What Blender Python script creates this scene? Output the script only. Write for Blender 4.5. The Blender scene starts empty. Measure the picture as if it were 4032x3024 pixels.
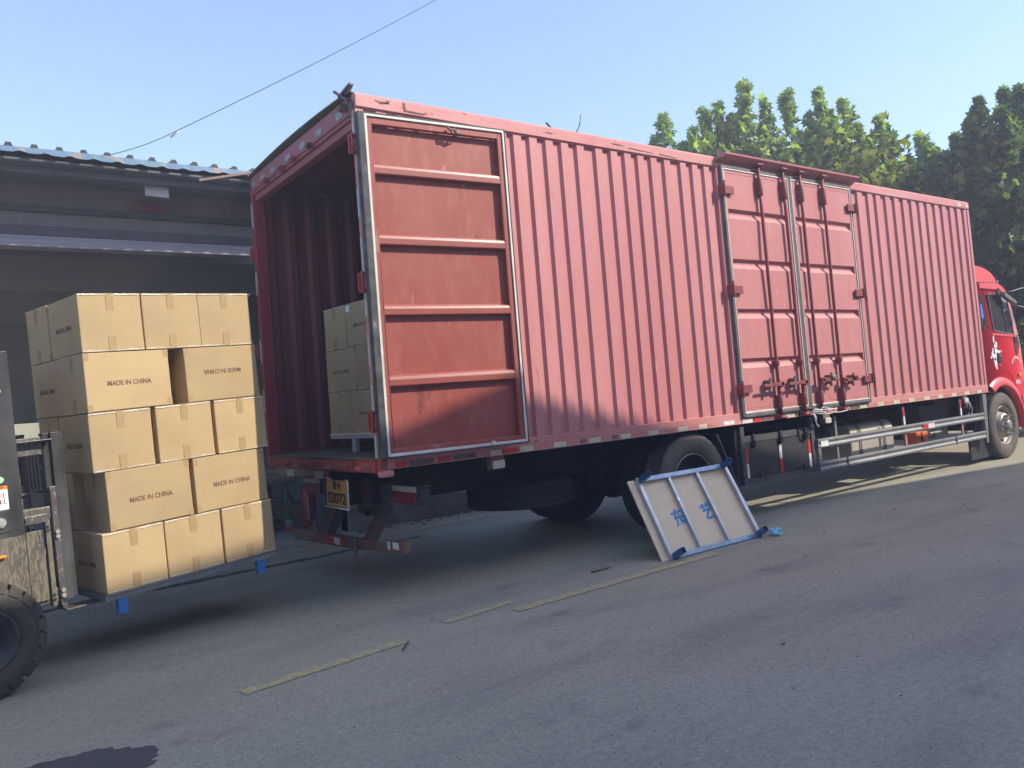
import bpy, bmesh, math, random
from math import sin, cos, pi, radians, sqrt
from mathutils import Vector, Matrix
import numpy as np
random.seed(7)
V = Vector
scene = bpy.context.scene
COL = scene.collection

# ------------------------------------------------------------ camera, world, sun
yaw, pit, rol = radians(53.8936), radians(2.6356), radians(-4.5306)
f_ = V((cos(yaw)*cos(pit), sin(yaw)*cos(pit), sin(pit)))
r0 = V((sin(yaw), -cos(yaw), 0)); u0 = r0.cross(f_)
r_ = r0*cos(rol) + u0*sin(rol); u_ = -r0*sin(rol) + u0*cos(rol)
cam = bpy.data.cameras.new('camera'); camo = bpy.data.objects.new('camera', cam); COL.objects.link(camo)
camo.matrix_world = Matrix(((r_.x, u_.x, -f_.x, -2.7554), (r_.y, u_.y, -f_.y, -5.4618), (r_.z, u_.z, -f_.z, 1.5124), (0, 0, 0, 1)))
cam.sensor_fit = 'HORIZONTAL'; cam.sensor_width = 36; cam.lens = 3119.1/4032*36
cam.shift_x = 32.6/4032; cam.shift_y = -79.0/4032
cam.clip_start = .05; cam.clip_end = 2000
scene.camera = camo
SUN = V((.90, -.92, 1.0)).normalized()
world = bpy.data.worlds.new('World'); scene.world = world; world.use_nodes = True
nt = world.node_tree; nt.nodes.clear()
sky = nt.nodes.new('ShaderNodeTexSky'); sky.sky_type = 'NISHITA'; sky.sun_disc = False
sky.sun_elevation = math.asin(SUN.z); sky.sun_rotation = math.atan2(SUN.x, SUN.y)
sky.altitude = 0; sky.air_density = 1.0; sky.dust_density = 1.1; sky.ozone_density = 3.4
bg = nt.nodes.new('ShaderNodeBackground'); bg.inputs[1].default_value = 0.138
wo = nt.nodes.new('ShaderNodeOutputWorld')
gain = nt.nodes.new('ShaderNodeMix'); gain.data_type = 'RGBA'; gain.blend_type = 'MULTIPLY'; gain.inputs[0].default_value = 1; gain.inputs[7].default_value = (.955, .965, 1.03, 1)
nt.links.new(sky.outputs[0], gain.inputs[6]); nt.links.new(gain.outputs[2], bg.inputs[0]); nt.links.new(bg.outputs[0], wo.inputs[0])
sl = bpy.data.lights.new('sun', 'SUN'); sl.energy = 3.0; sl.angle = radians(.55); sl.color = (1, .90, .76)
so = bpy.data.objects.new('sun', sl); COL.objects.link(so)
so.rotation_euler = SUN.to_track_quat('Z', 'Y').to_euler()
scene.view_settings.view_transform = 'Standard'; scene.view_settings.look = 'None'
scene.view_settings.exposure = 1.33; scene.view_settings.gamma = 1.0
scene.cycles.max_bounces = 6; scene.cycles.diffuse_bounces = 4

# ------------------------------------------------------------ materials
MATS = {}
def M(name, c, c2=None, scale=4.0, rough=.6, metal=0.0, bump=0.0, bscale=60.0, stretch=(1, 1, 1), spots=None, c3=None, spec=.4, lo=.35, hi=.65, coat=0, trans=0, emit=None):
    if name in MATS: return MATS[name]
    m = bpy.data.materials.new(name); MATS[name] = m; m.use_nodes = True
    t = m.node_tree; N = t.nodes; L = t.links; b = N['Principled BSDF']
    b.inputs['Base Color'].default_value = (*c, 1); b.inputs['Roughness'].default_value = rough
    b.inputs['Metallic'].default_value = metal; b.inputs['Specular IOR Level'].default_value = spec
    if coat: b.inputs['Coat Weight'].default_value = coat; b.inputs['Coat Roughness'].default_value = .08
    if trans: b.inputs['Transmission Weight'].default_value = trans
    if emit: b.inputs['Emission Color'].default_value = (*emit, 1); b.inputs['Emission Strength'].default_value = 1
    tc = N.new('ShaderNodeTexCoord'); mp = N.new('ShaderNodeMapping'); mp.inputs['Scale'].default_value = stretch
    L.new(tc.outputs['Object'], mp.inputs[0])
    cur = None
    def noise(s, d=6, r=.6):
        n = N.new('ShaderNodeTexNoise'); n.inputs['Scale'].default_value = s; n.inputs['Detail'].default_value = d; n.inputs['Roughness'].default_value = r
        L.new(mp.outputs[0], n.inputs['Vector']); return n
    def ramp(src, a, bb):
        r = N.new('ShaderNodeMapRange'); r.inputs[1].default_value = a; r.inputs[2].default_value = bb; L.new(src, r.inputs[0]); return r.outputs[0]
    def mix(fac, a, bb):
        x = N.new('ShaderNodeMix'); x.data_type = 'RGBA'; L.new(fac, x.inputs[0])
        for i, v in ((6, a), (7, bb)):
            if isinstance(v, tuple): x.inputs[i].default_value = (*v, 1)
            else: L.new(v, x.inputs[i])
        return x.outputs[2]
    cur = c
    if c2: cur = mix(ramp(noise(scale).outputs[0], lo, hi), cur, c2)
    if c3: cur = mix(ramp(noise(scale*6.3, 8).outputs[0], .5, .75), cur, c3)
    if spots:
        for (sc, ss, th) in (spots if isinstance(spots, list) else [spots]):
            cur = mix(ramp(noise(ss, 8, .65).outputs[0], th, th+.03), cur, sc)
    if not isinstance(cur, tuple): L.new(cur, b.inputs['Base Color'])
    if bump:
        bn = N.new('ShaderNodeBump'); bn.inputs['Strength'].default_value = bump; bn.inputs['Distance'].default_value = .01
        nn = noise(bscale, 5); L.new(nn.outputs[0], bn.inputs['Height']); L.new(bn.outputs[0], b.inputs['Normal'])
    return m
PINK = M('faded_red_paint', (.495, .185, .18), (.54, .235, .225), 1.3, .5, 0, .12, 25, (1, 1, .25), [((.25, .07, .05), 9, .70), ((.62, .33, .31), 4, .66), ((.43, .13, .12), 3, .68)], c3=(.50, .19, .18), spec=.35)
PANEL = M('side_door_red_paint', (.48, .175, .17), (.525, .22, .21), 1.1, .5, 0, .1, 18, (1, 1, .4), [((.3, .08, .06), 11, .71), ((.58, .29, .27), 5, .66)], c3=(.48, .17, .16), spec=.35)
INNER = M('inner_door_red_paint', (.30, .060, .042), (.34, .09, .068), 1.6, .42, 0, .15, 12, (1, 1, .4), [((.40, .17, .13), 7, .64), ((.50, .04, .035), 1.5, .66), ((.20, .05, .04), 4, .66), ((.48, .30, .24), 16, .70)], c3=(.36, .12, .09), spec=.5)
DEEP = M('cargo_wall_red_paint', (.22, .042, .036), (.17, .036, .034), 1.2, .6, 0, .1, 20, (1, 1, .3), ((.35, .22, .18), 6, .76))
RIDGE = M('worn_door_ridge_paint', (.30, .07, .055), (.26, .065, .05), 3, .38, 0, .1, 20, (1, 1, 1), [((.52, .42, .33), 13, .655)], spec=.5)
RAILP = M('worn_rail_red_paint', (.50, .18, .17), (.56, .26, .24), 2.2, .55, 0, .2, 30, (.5, 1, 1), [((.10, .06, .05), 6, .68), ((.32, .13, .09), 16, .64)])
SILL = M('battered_sill_paint', (.42, .085, .07), (.32, .07, .055), 3, .6, 0, .3, 30, (1, .6, 1), [((.07, .05, .045), 7, .60), ((.30, .18, .12), 14, .62)])
RODP = M('locking_rod_paint', (.26, .06, .055), (.22, .06, .055), 5, .5, 0, .1, 40, (1, 1, .3), ((.10, .05, .04), 14, .64))
CABR = M('glossy_cab_red_paint', (.72, .012, .018), None, 1, .28, 0, 0, 1, spec=.5, coat=.5)
CABF = M('sun_faded_cab_red_paint', (.72, .06, .06), None, 1, .4, 0, 0, 1, spec=.5)
SEALK = M('black_rubber_seal', (.035, .036, .036), (.10, .10, .095), 9, .7, 0, .2, 60, spots=((.28, .27, .24), 9, .66))
SEALG = M('grey_rubber_seal', (.16, .16, .15), (.10, .10, .095), 6, .7, 0, .2, 60)
SEALW = M('dirty_white_seal_strip', (.78, .76, .68), (.60, .57, .50), 5, .6, 0, .2, 60, spots=((.16, .14, .12), 7, .70))
TYRE = M('dusty_tyre_rubber', (.045, .04, .036), (.12, .105, .088), 5, .85, 0, .3, 60, spec=.2)
TYREF = M('dusty_sidewall_rubber', (.16, .138, .112), (.11, .098, .084), 6, .85, 0, .2, 60, spec=.2)
TYREK = M('black_tyre_rubber', (.022, .021, .022), (.035, .033, .033), 5, .8, 0, .3, 60, spec=.2)
RIM = M('dusty_silver_wheel_rim', (.40, .37, .32), (.24, .22, .185), 9, .45, .5, .1, 50)
RIMD = M('dark_inner_wheel_rim', (.05, .045, .045), (.08, .07, .06), 6, .7)
CHAS = M('grimy_chassis_steel', (.035, .022, .024), (.055, .032, .03), 4, .75, 0, .2, 40)
CHASG = M('rusty_bumper_steel', (.17, .14, .12), (.22, .10, .08), 4, .65, .1, .25, 40, spots=[((.33, .28, .23), 6, .62), ((.25, .07, .055), 3, .55)])
ARMS = M('rusty_bumper_arm', (.10, .072, .065), (.16, .08, .065), 4, .7, .1, .2, 40)
BOXG = M('dusty_black_toolbox', (.026, .024, .023), (.045, .041, .038), 3, .6, 0, .1, 30, spots=((.085, .08, .072), 8, .68))
BOXF = M('toolbox_grey_frame', (.085, .08, .075), (.055, .052, .048), 3, .6)
GALV = M('weathered_grey_guard_rail', (.23, .23, .23), (.17, .17, .17), 4, .5, .25, .1, 40, spots=[((.50, .48, .42), 9, .66), ((.14, .13, .12), 8, .71)])
ALU = M('dull_aluminium_tank', (.70, .63, .50), (.55, .50, .41), 3, .42, .45, .1, 30)
REFW = M('white_reflective_tape', (.80, .80, .78), (.66, .64, .60), 20, .4, spots=((.35, .33, .31), 26, .68))
REFY = M('dirty_cream_reflector', (.62, .58, .40), (.48, .45, .33), 12, .5, spots=((.22, .18, .14), 16, .68))
REFR = M('red_reflective_tape', (.62, .03, .03), (.48, .05, .04), 12, .4)
REFD = M('worn_dark_reflector', (.10, .085, .08), (.20, .12, .10), 14, .6)
REFO = M('faded_red_reflector', (.55, .16, .12), (.5, .22, .17), 12, .5)
LENSR = M('red_lamp_lens', (.22, .008, .015), (.14, .006, .012), 8, .18, 0, .2, 90, spec=.7)
LENSC = M('clear_lamp_lens', (.52, .46, .40), (.38, .32, .27), 8, .18, 0, .1, 90, spec=.7)
LENSO = M('amber_lamp_lens', (.85, .32, .02), None, 8, .2)
BLK = M('black_plastic', (.025, .025, .027), (.04, .04, .04), 5, .5)
DGREY = M('dark_grey_plastic', (.10, .10, .105), (.14, .14, .14), 5, .45)
GLASS = M('dark_window_glass', (.02, .018, .018), (.05, .038, .034), 6, .15, 0, 0, 1, spec=.08)
CURT = M('patterned_grey_curtain', (.38, .40, .40), (.16, .18, .18), 40, .7, stretch=(.4, 1, 1))
BLUEC = M('blue_cloth', (.05, .13, .55), (.10, .2, .6), 8, .8)
WOODF = M('worn_wood_floor', (.20, .15, .115), (.12, .095, .078), 6, .75, 0, .25, 40, (.3, 6, 1))
YPLATE = M('yellow_number_plate', (.72, .34, .045), (.60, .30, .06), 9, .5, spots=((.25, .16, .08), 13, .70))
INK = M('black_lettering', (.02, .02, .02))
WINK = M('white_lettering', (.8, .8, .8))
BINK = M('printed_carton_ink', (.17, .10, .065), rough=.8)
CARD = M('brown_cardboard', (.51, .375, .20), (.45, .325, .17), 2.5, .78, 0, .06, 25, spec=.2)
_t = CARD.node_tree; _b = _t.nodes['Principled BSDF']; _src = _b.inputs['Base Color'].links[0].from_socket
_oi = _t.nodes.new('ShaderNodeObjectInfo'); _hv = _t.nodes.new('ShaderNodeHueSaturation'); _mr = _t.nodes.new('ShaderNodeMapRange'); _mr.inputs[3].default_value = .88; _mr.inputs[4].default_value = 1.05
_t.links.new(_oi.outputs['Random'], _mr.inputs[0]); _t.links.new(_mr.outputs[0], _hv.inputs['Value']); _t.links.new(_src, _hv.inputs['Color']); _t.links.new(_hv.outputs[0], _b.inputs['Base Color'])
TAPE = M('brown_packing_tape', (.44, .30, .14), (.41, .28, .13), 9, .2, 0, .2, 60, spec=.9)
TAPEW = M('shiny_wrinkled_packing_tape', (.68, .58, .42), (.62, .5, .34), 30, .12, 0, .8, 70, spec=.9)
LABW = M('white_paper_label', (.8, .8, .82))
BLUEP = M('blue_table_leg_paint', (.045, .17, .50), (.06, .2, .5), 8, .45, spots=((.3, .35, .4), 20, .70))
BLUED = M('dark_blue_leg_paint', (.035, .09, .22), (.045, .11, .26), 8, .4, .3)
STEEL = M('bright_galvanised_steel', (.46, .48, .50), (.36, .38, .40), 9, .33, .7, .1, 60, spots=((.75, .78, .82), 14, .64))
STEELB = M('blue_sprayed_steel', (.16, .29, .44), (.42, .46, .50), 9, .4, .45, spots=((.62, .65, .7), 12, .6))
WTS = M('white_steel_frame', (.62, .62, .62), (.50, .50, .50), 9, .45, .3)
PLY = M('pale_plywood', (.95, .75, .49), (.90, .69, .44), 2.2, .7, 0, .05, 20, (1, 1, 5), c3=(.80, .64, .44))
PLYD = M('stacked_plywood', (.40, .34, .25), (.24, .20, .14), 5, .85, 0, .3, 40, (.4, 1, 14))
FORKK = M('scratched_black_mast_paint', (.035, .034, .033), (.10, .10, .095), 3, .45, .2, .1, 30, (1, 1, .6), [((.22, .19, .14), 38, .66), ((.015, .015, .016), 5, .60)])
FORKD = M('muddy_lower_mast_paint', (.06, .056, .048), (.15, .13, .095), 10, .6, .1, .2, 40, (1, 1, .2), [((.21, .18, .13), 90, .50)])
FORKG = M('worn_fork_steel', (.16, .15, .135), (.09, .085, .08), 5, .45, .4, .2, 40, (1, 1, .5), [((.36, .31, .22), 60, .58)])
BOLT = M('zinc_bolt', (.62, .60, .55), None, 5, .35, .6)
LTYRE = M('forklift_tyre_rubber', (.06, .053, .046), (.10, .088, .072), 5, .85, 0, .3, 60, spec=.2)
LRIM = M('scuffed_forklift_rim', (.035, .036, .037), (.09, .088, .084), 6, .75, 0, spots=((.45, .42, .36), 9, .66))
ORNG = M('orange_plastic', (.85, .25, .02), rough=.4)
WALLW = M('grey_cladding_sheet', (.25, .235, .222), (.20, .19, .18), 1.4, .8, 0, .12, 60, (5, 1, .35))
BEAMD = M('dark_steel_beam', (.075, .082, .098), (.06, .064, .075), 3, .7)
GUTT = M('blue_grey_gutter_steel', (.16, .18, .215), (.12, .135, .16), 2, .6, spots=((.22, .22, .22), 3, .62))
ROOFB = M('peeling_blue_roof_sheet', (.065, .15, .27), (.13, .21, .28), 3.5, .55, 0, .1, 30, (1.6, 1, 1), [((.24, .20, .17), 2.8, .56)])
ROOFD = M('grey_roof_rib', (.14, .135, .135), (.2, .18, .17), 6, .7)
LAV = M('pale_grey_shutter_housing', (.30, .29, .32), (.25, .24, .27), 2, .6, stretch=(.3, 1, 8))
DARKI = M('dark_warehouse_interior', (.30, .30, .28), (.24, .24, .225), 1.2, .9)
CONC = M('grey_concrete_floor', (.38, .36, .32), (.31, .295, .265), 1.5, .85, 0, .1, 60, spots=((.10, .10, .098), 2.2, .66))
WALLC = M('stained_concrete_wall', (.34, .32, .31), (.17, .16, .15), 2.4, .9, 0, .4, 20, spots=((.38, .36, .34), 4, .66))
PLINTH = M('plastered_wall', (.30, .295, .29), (.22, .215, .21), 2, .9, 0, .2, 30)
REDX = M('extinguisher_red', (.26, .028, .024), (.22, .03, .026), 6, .35)
ROLL = M('orange_caster_rubber', (.55, .10, .06), rough=.6)
YLINE = M('worn_yellow_road_paint', (.54, .45, .20), (.44, .385, .20), 14, .85, 0, .3, 120, spots=[((.33, .30, .235), 26, .53), ((.34, .31, .24), 7, .60)])
PATCH = M('dark_asphalt_patch', (.095, .094, .092), (.07, .07, .072), 9, .75, 0, .5, 90, spots=((.14, .14, .14), 26, .72))
BARK = M('plane_tree_bark', (.20, .16, .11), (.12, .10, .07), 4, .9, 0, .5, 20)
TISSUE = M('crumpled_light_blue_paper', (.20, .58, .72), (.30, .66, .78), 20, .7)
BUFF = M('gable_bounce_white', (.78, .75, .70), (.72, .70, .65), 1, .9)  # unseen wall, whitened to bounce light back onto the shaded ground
RUST = M('rusty_twig_brown', (.10, .06, .045), rough=.9)
SPRAY = M('blue_stencil_paint', (.10, .30, .58), (.2, .4, .62), 25, .8, lo=.45, hi=.8)
BRIGHT = M('faded_lamp_plastic', (.62, .62, .50), (.5, .5, .42), 20, .4)

# asphalt
def asphalt():
    m = bpy.data.materials.new('worn_grey_asphalt'); m.use_nodes = True; t = m.node_tree; N = t.nodes; L = t.links; b = N['Principled BSDF']
    tc = N.new('ShaderNodeTexCoord')
    def noise(s, d=5, r=.6, st=(1, 1, 1)):
        mp = N.new('ShaderNodeMapping'); mp.inputs['Scale'].default_value = st; L.new(tc.outputs['Object'], mp.inputs[0])
        n = N.new('ShaderNodeTexNoise'); n.inputs['Scale'].default_value = s; n.inputs['Detail'].default_value = d; n.inputs['Roughness'].default_value = r
        L.new(mp.outputs[0], n.inputs['Vector']); return n.outputs[0]
    def rng(s, a, bb, o0=0, o1=1):
        r = N.new('ShaderNodeMapRange'); r.inputs[1].default_value = a; r.inputs[2].default_value = bb; r.inputs[3].default_value = o0; r.inputs[4].default_value = o1; L.new(s, r.inputs[0]); return r.outputs[0]
    def mix(fac, a, bb):
        x = N.new('ShaderNodeMix'); x.data_type = 'RGBA'; L.new(fac, x.inputs[0])
        for i, v in ((6, a), (7, bb)):
            if isinstance(v, tuple): x.inputs[i].default_value = (*v, 1)
            else: L.new(v, x.inputs[i])
        return x.outputs[2]
    c = mix(rng(noise(.35, 4), .35, .65), (.378, .352, .260), (.438, .408, .304))
    c = mix(rng(noise(1.1, 6, .6, (.35, 1.6, 1)), .48, .70, 0, .75), c, (.255, .238, .195))
    c = mix(rng(noise(2.4, 5, .6, (.6, 1, 1)), .60, .70, 0, .50), c, (.15, .142, .126))
    c = mix(rng(noise(55, 3, .7), .42, .72, 0, .55), c, (.14, .13, .108))
    c = mix(rng(noise(24, 4, .75), .44, .64, 0, .36), c, (.15, .142, .108))
    c = mix(rng(noise(17, 4, .8, (.7, 1.3, 1)), .58, .68, 0, .36), c, (.58, .55, .43))
    c = mix(rng(noise(.9, 7, .7, (.12, 3.5, 1)), .60, .72, 0, .35), c, (.17, .16, .14))
    c = mix(rng(noise(130, 2, .6), .60, .74, 0, .8), c, (.60, .57, .49))
    c = mix(rng(noise(38, 2, .5), .74, .77, 0, .8), c, (.72, .70, .66))
    c = mix(rng(noise(6, 8, .75, (.5, 3.0, 1)), .69, .74, 0, .45), c, (.62, .59, .51))
    c = mix(rng(noise(3.2, 7, .7), .72, .75, 0, .7), c, (.09, .088, .086))
    L.new(c, b.inputs['Base Color']); b.inputs['Roughness'].default_value = .82; b.inputs['Specular IOR Level'].default_value = .3
    bn = N.new('ShaderNodeBump'); bn.inputs['Strength'].default_value = .55; bn.inputs['Distance'].default_value = .006
    L.new(noise(110, 4, .7), bn.inputs['Height']); L.new(bn.outputs[0], b.inputs['Normal'])
    return m
ASPH = asphalt()
def leafmat(name, pal, tr):
    m = bpy.data.materials.new(name); m.use_nodes = True; t = m.node_tree; N = t.nodes; L = t.links; N.clear()
    a = N.new('ShaderNodeAttribute'); a.attribute_name = 'tint'
    r = N.new('ShaderNodeValToRGB'); r.color_ramp.interpolation = 'LINEAR'
    for i, (p, c) in enumerate(pal):
        e = r.color_ramp.elements[i] if i < 2 else r.color_ramp.elements.new(p)
        e.position = p; e.color = (*c, 1)
    L.new(a.outputs['Fac'], r.inputs[0])
    d = N.new('ShaderNodeBsdfPrincipled'); d.inputs['Roughness'].default_value = .5; d.inputs['Specular IOR Level'].default_value = .35
    tl = N.new('ShaderNodeBsdfTranslucent'); mx = N.new('ShaderNodeMixShader'); mx.inputs[0].default_value = .45
    h = N.new('ShaderNodeMix'); h.data_type = 'RGBA'; h.blend_type = 'MULTIPLY'; h.inputs[0].default_value = 1; h.inputs[7].default_value = (*tr, 1)
    L.new(r.outputs[0], d.inputs['Base Color']); L.new(r.outputs[0], h.inputs[6]); L.new(h.outputs[2], tl.inputs[0])
    o = N.new('ShaderNodeOutputMaterial'); L.new(d.outputs[0], mx.inputs[1]); L.new(tl.outputs[0], mx.inputs[2]); L.new(mx.outputs[0], o.inputs[0]); return m
LEAF = leafmat('plane_tree_leaf', [(0, (.12, .19, .05)), (1, (.55, .62, .34)), (.5, (.27, .37, .08)), (.8, (.40, .50, .13))], (1.3, 1.5, .6))
LEAFY = leafmat('yellowing_plane_tree_leaf', [(0, (.10, .15, .03)), (1, (.42, .40, .05)), (.5, (.24, .27, .03))], (1.3, 1.4, .5))
LEAFD = leafmat('deep_green_plane_tree_leaf', [(0, (.05, .09, .03)), (1, (.42, .50, .28)), (.5, (.13, .20, .055)), (.85, (.25, .34, .09))], (1.2, 1.4, .6))

# ------------------------------------------------------------ builders
ORG = {}
class MB:
    def __init__(s, Mx=None): s.v = []; s.f = []; s.M = Mx; s.sm = []
    def add(s, vs, fs, smooth=False):
        n = len(s.v)
        for p in vs:
            p = V(p); s.v.append(s.M @ p if s.M else p)
        for f in fs: s.f.append(tuple(i+n for i in f)); s.sm.append(smooth)
        return s
    def box(s, x0, y0, z0, x1, y1, z1):
        return s.add([(x0,y0,z0),(x1,y0,z0),(x1,y1,z0),(x0,y1,z0),(x0,y0,z1),(x1,y0,z1),(x1,y1,z1),(x0,y1,z1)],
                     [(0,3,2,1),(4,5,6,7),(0,1,5,4),(1,2,6,5),(2,3,7,6),(3,0,4,7)])
    def obox(s, o, a, b, c):
        o, a, b, c = V(o), V(a), V(b), V(c)
        return s.add([o, o+a, o+a+b, o+b, o+c, o+a+c, o+a+b+c, o+b+c], [(0,3,2,1),(4,5,6,7),(0,1,5,4),(1,2,6,5),(2,3,7,6),(3,0,4,7)])
    def bar(s, p, q, w, h, up=(0,0,1)):
        p, q = V(p), V(q); d = (q-p).normalized(); a = d.cross(V(up)).normalized(); b = a.cross(d).normalized()
        return s.obox(p-a*w/2-b*h/2, a*w, q-p, b*h)
    def cyl(s, p, q, r, n=16, r2=None, cap=True, smooth=True):
        p, q = V(p), V(q); d = (q-p).normalized(); a = d.cross(V((0,0,1)) if abs(d.z) < .9 else V((1,0,0))).normalized(); b = d.cross(a)
        r2 = r if r2 is None else r2; vs = []
        for k in range(n):
            t = 2*pi*k/n; e = a*cos(t)+b*sin(t); vs += [p+e*r, q+e*r2]
        s.add(vs, [(2*k, 2*((k+1)%n), 2*((k+1)%n)+1, 2*k+1) for k in range(n)], smooth)
        if cap:
            s.add([vs[2*k] for k in range(n)], [tuple(range(n))]); s.add([vs[2*k+1] for k in range(n)], [tuple(range(n))])
        return s
    def tube(s, pts, r, n=8):
        pts = [V(p) for p in pts]; vs = []; fs = []
        up = V((0,0,1)); m = len(pts)
        for i, p in enumerate(pts):
            d = (pts[min(i+1, m-1)]-pts[max(i-1, 0)]).normalized()
            a = d.cross(up if abs(d.z) < .95 else V((1,0,0))).normalized(); b = d.cross(a)
            rr = r[i] if isinstance(r, (list, tuple)) else r
            vs += [p+(a*cos(2*pi*k/n)+b*sin(2*pi*k/n))*rr for k in range(n)]
        for i in range(m-1):
            fs += [(i*n+k, i*n+(k+1)%n, (i+1)*n+(k+1)%n, (i+1)*n+k) for k in range(n)]
        fs += [tuple(range(n)), tuple(range((m-1)*n, m*n))]
        return s.add(vs, fs, True)
    def prism(s, pts, plane, a, b, smooth=False):
        n = len(pts)
        g = {'xz': lambda p, t: (p[0], t, p[1]), 'yz': lambda p, t: (t, p[0], p[1]), 'xy': lambda p, t: (p[0], p[1], t)}[plane]
        vs = [g(p, a) for p in pts]+[g(p, b) for p in pts]
        s.add(vs, [(k, (k+1) % n, (k+1) % n+n, k+n) for k in range(n)], smooth)
        return s.add(vs, [tuple(range(n)), tuple(range(n, 2*n))])
    def lathe(s, prof, c, axis='y', n=64, smooth=True, notch=None):
        c = V(c); vs = []; m = len(prof)
        for k in range(n):
            t = 2*pi*k/n
            for j, (r, h) in enumerate(prof):
                if notch and j in notch[0] and k % notch[1] < notch[2]: r = r-notch[3]
                vs.append(c+(V((r*cos(t), h, r*sin(t))) if axis == 'y' else V((r*cos(t), r*sin(t), h))))
        return s.add(vs, [(k*m+j, ((k+1) % n)*m+j, ((k+1) % n)*m+j+1, k*m+j+1) for k in range(n) for j in range(m-1)], smooth)
    def sphere(s, c, r, n=16, sq=(1,1,1)):
        c = V(c); vs = []; m = n//2
        for i in range(m+1):
            for k in range(n): vs.append(c+V((r*sq[0]*sin(pi*i/m)*cos(2*pi*k/n), r*sq[1]*sin(pi*i/m)*sin(2*pi*k/n), r*sq[2]*cos(pi*i/m))))
        return s.add(vs, [(i*n+k, i*n+(k+1)%n, (i+1)*n+(k+1)%n, (i+1)*n+k) for i in range(m) for k in range(n)], True)
    def build(s, name, mat, parent=None, bev=0, local=False, org=None, recalc=True):
        me = bpy.data.meshes.new(name)
        o0 = V(org) if org is not None else (ORG.get(parent, V((0,0,0))) if (parent and not local) else V((0,0,0)))
        me.from_pydata([tuple(p-o0) for p in s.v], [], s.f)
        me.polygons.foreach_set('use_smooth', s.sm)
        if recalc:
            bm = bmesh.new(); bm.from_mesh(me); bmesh.ops.remove_doubles(bm, verts=bm.verts, dist=1e-5); bmesh.ops.recalc_face_normals(bm, faces=bm.faces); bm.to_mesh(me); bm.free()
        me.materials.append(mat)
        o = bpy.data.objects.new(name, me); COL.objects.link(o)
        if parent: o.parent = parent
        if parent and not local:
            o.location = o0-ORG.get(parent, V((0,0,0))) if org is not None else (0,0,0)
            ORG[o] = o0
        elif org is not None: o.location = o0; ORG[o] = o0
        if bev:
            b = o.modifiers.new('bevel', 'BEVEL'); b.width = bev; b.segments = 2; b.limit_method = 'ANGLE'; b.angle_limit = radians(35)
        return o
def tag(o, label=None, cat=None, group=None, kind=None):
    if label: o['label'] = label
    if cat: o['category'] = cat
    if group: o['group'] = group
    if kind: o['kind'] = kind
    return o
def split(o):     # one object per far-apart piece of a mesh
    me = o.data; n = len(me.vertices)
    if n == 0 or n > 60000: return
    par = list(range(n))
    def find(a):
        while par[a] != a: par[a] = par[par[a]]; a = par[a]
        return a
    for e in me.edges:
        a, b = find(e.vertices[0]), find(e.vertices[1])
        if a != b: par[a] = b
    roots = {}; isl = [roots.setdefault(find(i), len(roots)) for i in range(n)]; k = len(roots)
    if k < 2 or k > 400: return
    co = np.array([tuple(v.co) for v in me.vertices]); isl = np.array(isl)
    lo = np.full((k, 3), np.inf); hi = np.full((k, 3), -np.inf); np.minimum.at(lo, isl, co); np.maximum.at(hi, isl, co)
    size = (hi-lo).max(1); gap = np.maximum(0, np.maximum(lo[:, None]-hi[None], lo[None]-hi[:, None]))
    near = np.sqrt((gap**2).sum(2)) <= np.maximum(.018, .47*np.maximum(size[:, None], size[None]))
    lab = -np.ones(k, int); c = 0
    for i in range(k):
        if lab[i] < 0:
            st_ = [i]; lab[i] = c
            while st_:
                for q in np.nonzero(near[st_.pop()] & (lab < 0))[0]: lab[q] = c; st_.append(q)
            c += 1
    if c < 2: return
    vl = lab[isl]; pol = [(tuple(p.vertices), p.use_smooth) for p in me.polygons]
    for q in range(c):
        idx = np.nonzero(vl == q)[0]; mp = {int(v): i for i, v in enumerate(idx)}; ps = [(tuple(mp[v] for v in f), s_) for f, s_ in pol if vl[f[0]] == q]
        m2 = bpy.data.meshes.new(me.name); m2.from_pydata([tuple(co[i]) for i in idx], [], [f for f, s_ in ps]); m2.polygons.foreach_set('use_smooth', [s_ for f, s_ in ps])
        m2.materials.append(me.materials[0])
        if q == 0: o.data = m2
        else: n_ = o.copy(); n_.data = m2; COL.objects.link(n_)
def empty(name, loc, parent=None):
    o = bpy.data.objects.new(name, None); o.empty_display_size = .2; COL.objects.link(o); loc = V(loc)
    if parent: o.parent = parent; o.location = loc-ORG[parent]
    else: o.location = loc
    ORG[o] = loc
    return o
TXT = {}
def text_mesh(body, size, width=None, bold=0.0, depth=.0006):
    key = (body, size, width)
    if key in TXT: return TXT[key]
    cu = bpy.data.curves.new('lettering', 'FONT'); cu.body = body; cu.size = size; cu.align_x = 'CENTER'; cu.align_y = 'CENTER'; cu.extrude = depth; cu.offset = bold; cu.resolution_u = 4
    ob = bpy.data.objects.new('tmp', cu); COL.objects.link(ob)
    dg = bpy.context.evaluated_depsgraph_get(); me = bpy.data.meshes.new_from_object(ob.evaluated_get(dg))
    bpy.data.objects.remove(ob)
    if me.vertices and width:
        xs = [v.co.x for v in me.vertices]; k = width/(max(xs)-min(xs)); 
        for v in me.vertices: v.co.x *= k
    me.name = 'lettering'; TXT[key] = me; return me
def place_text(me, mat, parent, mx, name='lettering'):
    m2 = me.copy(); m2.materials.clear(); m2.materials.append(mat); m2.transform(mx)
    o = bpy.data.objects.new(name, m2); COL.objects.link(o); o.parent = parent; return o
def frame_mx(o, ex, up):
    ex, up = V(ex).normalized(), V(up).normalized(); n = ex.cross(up)
    return Matrix(((ex.x, up.x, n.x, o[0]), (ex.y, up.y, n.y, o[1]), (ex.z, up.z, n.z, o[2]), (0,0,0,1)))

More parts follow.
